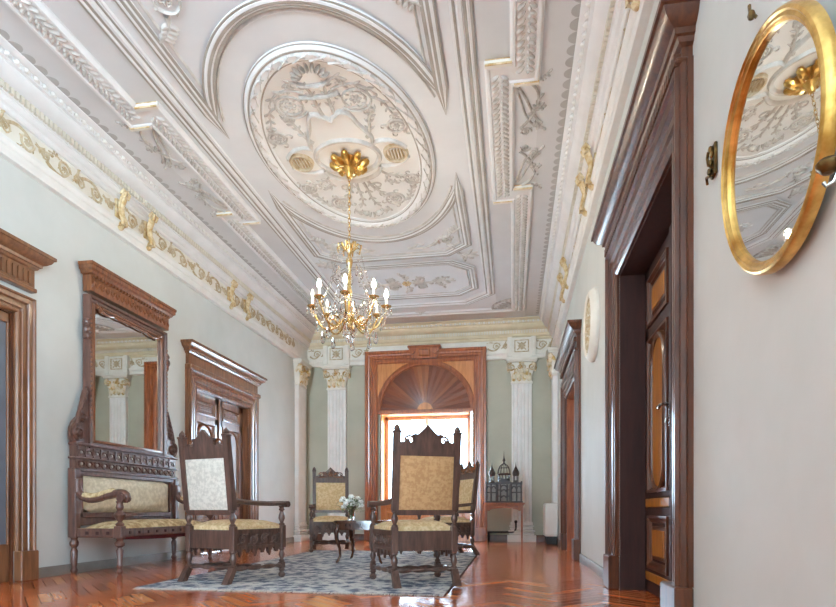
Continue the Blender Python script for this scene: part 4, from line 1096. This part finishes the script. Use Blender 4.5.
for k in range(8):
    a = math.radians(-80+45*k); Rt = Matrix.Rotation(a, 4, 'Z')
    mb = MB(); mb.M = Rt
    yz = bez((.05, 2.86), (.16, 2.66), (.3, 2.68), (.36, 2.82), 10)+bez((.36, 2.82), (.4, 2.9), (.43, 2.92), (.42, 2.97), 5)[1:]
    mb.tube([W3(x, 0, z) for x, z in yz], .011, 7)
    mb.tube([W3(x, 0, z) for x, z in [(.18+.06*math.cos(t)*(1-t/9), 2.78+.06*math.sin(t)*(1-t/9)) for t in [q*.6 for q in range(13)]]], .008, 6)
    arm = mb.build('arm', 'brass', cd)
    mb = MB(); mb.M = Rt; mb.lathe([(.01, 2.95), (.03, 2.96), (.055, 2.975), (.06, 2.985), (.02, 2.98), (.022, 3.0), (0, 3.0)], W3(.42, 0, 0), 12); mb.build('candle_cup', 'brass', arm)
    mb = MB(); mb.M = Rt; mb.lathe([(.014, 2.985), (.014, 3.075), (.009, 3.08), (0, 3.08)], W3(.42, 0, 0), 10); mb.build('candle_sleeve', 'candle', arm)
    mb = MB(); mb.M = Rt; mb.lathe([(.006, 3.078), (.019, 3.095), (.022, 3.115), (.014, 3.145), (.005, 3.17), (0, 3.175)], W3(.42, 0, 0), 10)
    lab(mb.build('bulb', 'bulb' if k in lit else 'unlit', arm), 'glowing candle bulb' if k in lit else 'unlit white candle bulb')
    for q in range(4):
        t = 2*PI*q/4; mb = drop(W3(.42+.055*math.cos(t), .055*math.sin(t), 2.965), .016, .085); p = MB(); p.M = Rt; p.add(mb.v, mb.f); p.build('crystal_drop', 'crystal', arm)
    p = MB(); p.M = Rt; m_ = drop(W3(.3, 0, 2.7), .028, .15); p.add(m_.v, m_.f); p.build('crystal_drop', 'crystal', arm)
    p = MB(); p.M = Rt; m_ = drop(W3(.36, .0, 2.82), .022, .12); p.add(m_.v, m_.f); p.build('crystal_drop', 'crystal', arm)
    # bead swag from crown to arm
    p = MB(); p.M = Rt
    for q in range(15):
        t = q/14; x = .12+.29*t; z = 3.62-.66*t-.16*math.sin(PI*t); p.ell(W3(x, 0, z), (.014, .014, .014), 6, 4)
    p.tube([W3(.12+.29*t, 0, 3.62-.66*t-.16*math.sin(PI*t)) for t in [q/14 for q in range(15)]], .003, 4)
    p.build('bead_swag', 'crystal', cd)
    b2 = math.radians(45); p = MB(); p.M = Rt
    for q in range(11):
        t = q/10; aa = b2*t; z = 2.95-.13*math.sin(PI*t); p.ell(W3(.41*math.cos(aa), .41*math.sin(aa), z), (.013, .013, .013), 6, 4)
    p.tube([W3(.41*math.cos(b2*t), .41*math.sin(b2*t), 2.95-.13*math.sin(PI*t)) for t in [q/10 for q in range(11)]], .003, 4)
    p.build('bead_swag', 'crystal', cd)
for k in range(10):
    a = 2*PI*k/10+.2; m_ = drop(W3(.1*math.cos(a), .1*math.sin(a), 3.0-.03*(k % 2)), .024, .17); m_.build('crystal_drop', 'crystal', cd)
for k in range(8):
    a = 2*PI*k/8+.1; m_ = drop(W3(.14*math.cos(a), .14*math.sin(a), 3.42), .021, .14); m_.build('crystal_drop', 'crystal', cd)
for k in range(12):
    a = 2*PI*k/12; m_ = drop(W3(.22*math.cos(a), .22*math.sin(a), 2.98+.04*(k % 2)), .022, .15); m_.build('crystal_drop', 'crystal', cd)
for k in range(6):
    a = 2*PI*k/6; m_ = drop(W3(.07*math.cos(a), .07*math.sin(a), 2.76), .02, .13); m_.build('crystal_drop', 'crystal', cd)
MB().ell(W3(0, 0, 2.61), (.052, .052, .052), 16, 10).tube([W3(0, 0, 2.7), W3(0, 0, 2.655)], .004, 5).build('crystal_ball', 'crystal', cd)

# ------------------------------------------------------------------ stand with church model
sx_, sy_ = -.17, 11.75
sd = empty('display_stand', (sx_, sy_, 0)); tag(sd, 'slender reddish wooden stand against the far wall carrying the church model', 'stand')
mb = MB(); mb.box(-.41, -.22, .78, .41, .22, .815, .008).box(-.39, -.2, .76, .39, .2, .782, .006); mb.build('tabletop', 'standwood', sd)
mb = MB()
ap = [(-.34, .77), (.34, .77), (.34, .66)]+[(.3*math.cos(t), .65+.06*math.sin(t)) for t in [PI*k/12 for k in range(13)]]+[(-.34, .66)]
for y in (-.18, .165): mb.prism(ap, y, y+.018, wm)
for s_ in (-1, 1): mb.box(s_*.35, -.18, .68, s_*.33, .18, .77)
mb.build('apron', 'standwood', sd)
for a in (-1, 1):
    for b_ in (-1, 1):
        mb = MB(); x, y = a*.355, b_*.17
        mb.box(x-.02, y-.02, .62, x+.02, y+.02, .77, .003); mb.add([(x+i*e, y+j*e, z) for z, e in ((0, .012), (.625, .019)) for i, j in ((-1, -1), (1, -1), (1, 1), (-1, 1))], [(0, 1, 2, 3), (7, 6, 5, 4)]+[(k, (k+1) % 4, 4+(k+1) % 4, 4+k) for k in range(4)])
        mb.build('leg', 'standwood', sd)
ch = empty('church_model', (sx_, sy_, .816)); tag(ch, 'dark wooden model of a domed church with spired turrets on the stand', 'model')
MB().box(-.37, -.19, 0, .37, .19, .03, .005).build('plinth', 'modelwood', ch)
mb = MB()
for s_ in (-1, 1):
    mb.box(s_*.34, -.12, .03, s_*.13, .15, .36)
mb.box(-.14, -.14, .03, .14, .16, .4); mb.build('walls', 'modelgrey', ch)
mb = MB()
for s_ in (-1, 1):
    for x in (.34, .25, .145): mb.box(s_*x-.016, -.165, .03, s_*x+.016, -.12, .37, .004)
    mb.box(s_*.36, -.17, .36, s_*.12, .16, .4, .006); mb.box(s_*.36, -.165, .19, s_*.14, -.118, .21, .003)
    for x in (.295, .2):
        mb.sweep([(s_*x+.038*math.cos(t), .27+.05*math.sin(t)) for t in [PI*q/10 for q in range(11)]], [(-.012, 0), (-.012, .035), (.012, .035), (.012, 0)], False, lambda X, Z, Y: (X, -.13-Y, Z))
    mb.box(s_*.36, -.17, .4, s_*.33, .16, .42)
for z in (.12, .24): mb.box(-.14, -.18, z, .14, -.14, z+.018, .003)
for x in (-.12, -.065, .065, .12): mb.box(x-.014, -.185, .03, x+.014, -.14, .36, .004)
for z, w in ((.12, .045), (.24, .045), (.33, .05)): mb.sweep([(w*math.cos(t), z-.03+.045*math.sin(t)) for t in [PI*q/10 for q in range(11)]], [(-.012, 0), (-.012, .035), (.012, .035), (.012, 0)], False, lambda X, Z, Y: (X, -.145-Y, Z))
mb.build('arcade', 'modelwood', ch)
mb = MB(); mb.prism([(-.17, .37), (.17, .37), (.17, .39), (0, .475), (-.17, .39)], -.2, .17, wm); mb.build('gable_roof', 'modelwood', ch)
mb = MB(); mb.lathe([(.12, .4), (.135, .42), (.12, .43), (.12, .47), (.13, .475), (0, .475)], (0, 0, 0), 16)
for k in range(10): a = 2*PI*k/10; mb.lathe([(.012, .47), (.012, .56)], (.11*math.cos(a), .11*math.sin(a), 0), 6)
mb.lathe([(0, .555), (.13, .555), (.14, .57), (.125, .585), (0, .585)], (0, 0, 0), 16); mb.build('drum', 'modelwood', ch)
mb = MB()
for k in range(12):
    a = 2*PI*k/12; mb.tube([(.125*math.cos(t)*math.cos(a), .125*math.cos(t)*math.sin(a), .58+.2*math.sin(t)) for t in [PI/2*q/9 for q in range(10)]], .006, 5)
mb.tube([(.1*math.cos(2*PI*q/16), .1*math.sin(2*PI*q/16), .70) for q in range(16)], .005, 5, True); mb.build('ribbed_dome', 'modelwood', ch)
mb = MB(); mb.lathe([(.0, .77), (.035, .77), (.035, .785), (.02, .79), (.02, .83), (.032, .835), (.026, .86), (.012, .9), (.006, .95), (0, 1.06)], (0, 0, 0), 10); mb.build('lantern_spire', 'modelwood', ch)
for s_ in (-1, 1):
    mb = MB(); mb.lathe([(.055, .4), (.06, .41), (.05, .42), (.05, .44), (0, .44)], (s_*.235, -.08, 0), 8)
    for k in range(6): a = 2*PI*k/6; mb.lathe([(.008, .43), (.008, .53)], (s_*.235+.042*math.cos(a), -.08+.042*math.sin(a), 0), 6)
    mb.lathe([(0, .525), (.055, .53), (.06, .54), (.07, .58), (.062, .62), (.035, .67), (.015, .71), (.006, .75), (0, .82)], (s_*.235, -.08, 0), 10)
    mb.build('turret', 'modelwood', ch)

# pipe behind the stand
pp = MB(); pp.tube([(-.52, YF-.1, .2), (-.3, YF-.12, .2), (.0, YF-.14, .21), (.05, YF-.14, .23), (.07, YF-.14, .28), (.07, YF-.14, .42)], [.022]*4+[.02, .02], 8).lathe([(0, .4), (.028, .4), (.034, .42), (.028, .45), (0, .46)], (.07, YF-.14, 0), 10)
pp.tube([(-.5, YF-.1, .2), (-.5, YF-.1, .0)], .022, 8)
tag(pp.build('heating_pipe', 'blackmetal'), 'short dark bent pipe low on the far wall behind the stand', 'pipe')

# radiator cabinet
rd = empty('fan_heater', (.74, 11.7, 0)); tag(rd, 'white boxy heating unit near the far right corner beside the door', 'heater')
mb = MB(); mb.box(-.13, -.28, .16, .13, .28, .8, .02); mb.box(-.122, -.29, .2, .12, -.275, .76, .01); mb.build('case', 'radiator', rd)
mb = MB()
for k in range(14): mb.box(-.1, -.25+.036*k, .798, .1, -.235+.036*k, .806)
mb.build('top_grille', 'base', rd)
for y in (-.24, .18): MB().box(-.09, y, 0, .11, y+.06, .165, .006).build('foot', 'blackmetal', rd)

# ------------------------------------------------------------------ plaque and oval mirror on the right wall
pq = empty('wall_medallion', (XR-.003, 6.5, 2.66), PI/2); tag(pq, 'round cream and gilt relief medallion high on the right wall', 'medallion')
mb = MB(); mb.lathe([(.0, 0), (.385, 0), (.385, .03), (.36, .065), (.325, .085), (.3, .075), (.285, .05), (0, .05)], (0, 0, 0), 48, 'y'); mb.build('frame', 'cream', pq, angle=30)
f3 = lambda x, z, h: (x, .05+h, z); mb = MB()
for k in range(10): a = 2*PI*k/10; blob(mb, .2*math.cos(a), .2*math.sin(a), a, .14, .07, .03, f3)
flower(mb, 0, 0, .12, .05, f3, 8); mb.sweep([(.285*math.cos(2*PI*k/40), .285*math.sin(2*PI*k/40)) for k in range(40)], [(-.012, 0), (0, .02), (.012, 0)], True, f3)
mb.build('relief', 'friezeg', pq)
om = empty('oval_mirror', (XR, 2.008, 1.4364), PI/2); tag(om, 'gilt oval framed mirror tilted forward on the near right wall', 'mirror')
A_, B_, TI, DX = .374, .369, .0859, .0525
om.location.x = XR
T = Matrix.Translation((0, DX, 0)) @ Matrix.Rotation(-TI, 4, 'X') @ Matrix.Translation((0, 0, B_))
def oloop(g, n=96): return [((A_-g)*math.cos(2*PI*k/n), (B_-g)*math.sin(2*PI*k/n)) for k in range(n)]
mb = MB(); mb.M = T; mb.sweep(oloop(0), [(0, -.03), (0, -.008), (.006, .004), (.014, .008), (.02, .002), (.03, .004), (.036, -.002), (.042, -.004), (.046, -.016), (.046, -.03)], True, wm)
mb.build('gilt_frame', 'gilt', om, angle=30)
mb = MB(); mb.M = T; mb.prism(oloop(.043), -.03, -.016, wm); mb.build('mirror_glass', 'mirror', om)
# little brass girandole arms fixed to the wall beside and above the frame
mb = MB(); mb.M = Matrix.Translation((.26, 0, .02)); mb.tube([(.44, .012, .70), (.455, .03, .72), (.47, .03, .76), (.455, .03, .78)], .006, 6); mb.box(.425, 0, .67, .485, .014, .81, .004)
for k in range(4): mb.ell((.455+.014*math.cos(k*1.6), .022, .7+.03*k), (.014, .01, .016), 6, 4)
mb.tube([(.5, .02, .66), (.48, .03, .68), (.43, .03, .66)], .006, 6)
lab(mb.build('ornamental_bracket', 'oldbrass', om), 'aged brass scroll bracket on the wall')
mb = MB(); mb.tube([(.25, .012, 1.0), (.25, .035, 1.02), (.255, .035, 1.05)], .006, 6); mb.ell((.25, .03, 1.01), (.012, .014, .02), 6, 4); mb.build('hanging_hook', 'oldbrass', om)
sn = empty('wall_sconce', (XR, 1.46, 1.44), PI/2); tag(sn, 'brass sconce arm with round dish beside the oval mirror at the right edge', 'sconce')
MB().lathe([(0, 0), (.03, 0), (.028, .012), (.012, .02), (0, .02)], (-.06, 0, 0), 12, 'y').build('backplate', 'oldbrass', sn)
MB().tube([(-.06, .01, 0), (-.05, .06, .005), (-.02, .11, .01), (.0, .15, -.005)], [.009, .008, .008, .007], 8).build('arm', 'oldbrass', sn)
MB().lathe([(0, -.008), (.012, -.006), (.024, .006), (.026, .016), (.02, .024), (0, .026)], (.005, .165, .0), 14).build('dish', 'oldbrass', sn)
MB().tube([(.0, .15, -.012), (.0, .158, -.03), (.006, .168, -.035), (.01, .172, -.025)], .005, 7).build('hook', 'silver', sn)

# ------------------------------------------------------------------ light, sky, camera
wd = bpy.data.worlds.new('sky'); sc.world = wd; wd.use_nodes = True
nt = wd.node_tree; bg = nt.nodes['Background']; bg.inputs['Strength'].default_value = 36.0
tc = nt.nodes.new('ShaderNodeTexCoord'); sx = nt.nodes.new('ShaderNodeSeparateXYZ'); rp = nt.nodes.new('ShaderNodeValToRGB')
nt.links.new(tc.outputs['Generated'], sx.inputs[0]); nt.links.new(sx.outputs['Z'], rp.inputs['Fac']); nt.links.new(rp.outputs['Color'], bg.inputs['Color'])
rp.color_ramp.elements[0].position = 0; rp.color_ramp.elements[0].color = (.68, .93, 1.12, 1)      # lower half made brighter to light the ceiling, bluish against the red floor bounce
rp.color_ramp.elements[1].position = .03; rp.color_ramp.elements[1].color = (.38, .52, .66, 1)     # hazy sky
def area(name, loc, rot, sx, sy, power, col, portal=False):
    l = bpy.data.lights.new(name, 'AREA'); l.shape = 'RECTANGLE'; l.size = sx; l.size_y = sy; l.energy = power; l.color = col
    o = bpy.data.objects.new(name, l); COL.objects.link(o); o.location = loc; o.rotation_euler = rot
    if portal: l.cycles.is_portal = True
    return o
area('window_portal', (WX, YF+.46, 1.8), (-PI/2, 0, 0), 1.95, 2.1, 1, (1, 1, 1), True)
area('added_side_portal', (XR+.3, .05, 2.25), (PI/2, 0, PI/2), 1.4, 2.9, 1, (1, 1, 1), True)  # guides sampling through the added side opening

area('added_rear_portal', (-2.95, YB-.3, 2.2), (PI/2, 0, 0), 2.9, 4.4, 1, (1, 1, 1), True)  # guides sampling through the added rear opening
cam_d = bpy.data.cameras.new('camera'); cam = bpy.data.objects.new('camera', cam_d); COL.objects.link(cam)
F, VX, HY = 580, 512.5, 510.5
cam.location = (0, 0, .66); cam.rotation_euler = (PI/2, 0, math.atan((VX-418)/F))
cam_d.sensor_fit = 'HORIZONTAL'; cam_d.sensor_width = 36; cam_d.lens = 36*F/836
cam_d.shift_x = 0; cam_d.shift_y = (HY-303.5)/836
cam_d.clip_start = .02; cam_d.clip_end = 200
sc.camera = cam
sc.view_settings.view_transform = 'Standard'; sc.view_settings.look = 'None'; sc.view_settings.gamma = 1; sc.view_settings.exposure = .2
sc.cycles.use_denoising = True
sc.cycles.max_bounces = 12; sc.cycles.diffuse_bounces = 6; sc.cycles.glossy_bounces = 6; sc.cycles.transmission_bounces = 10
sc.cycles.sample_clamp_indirect = 8
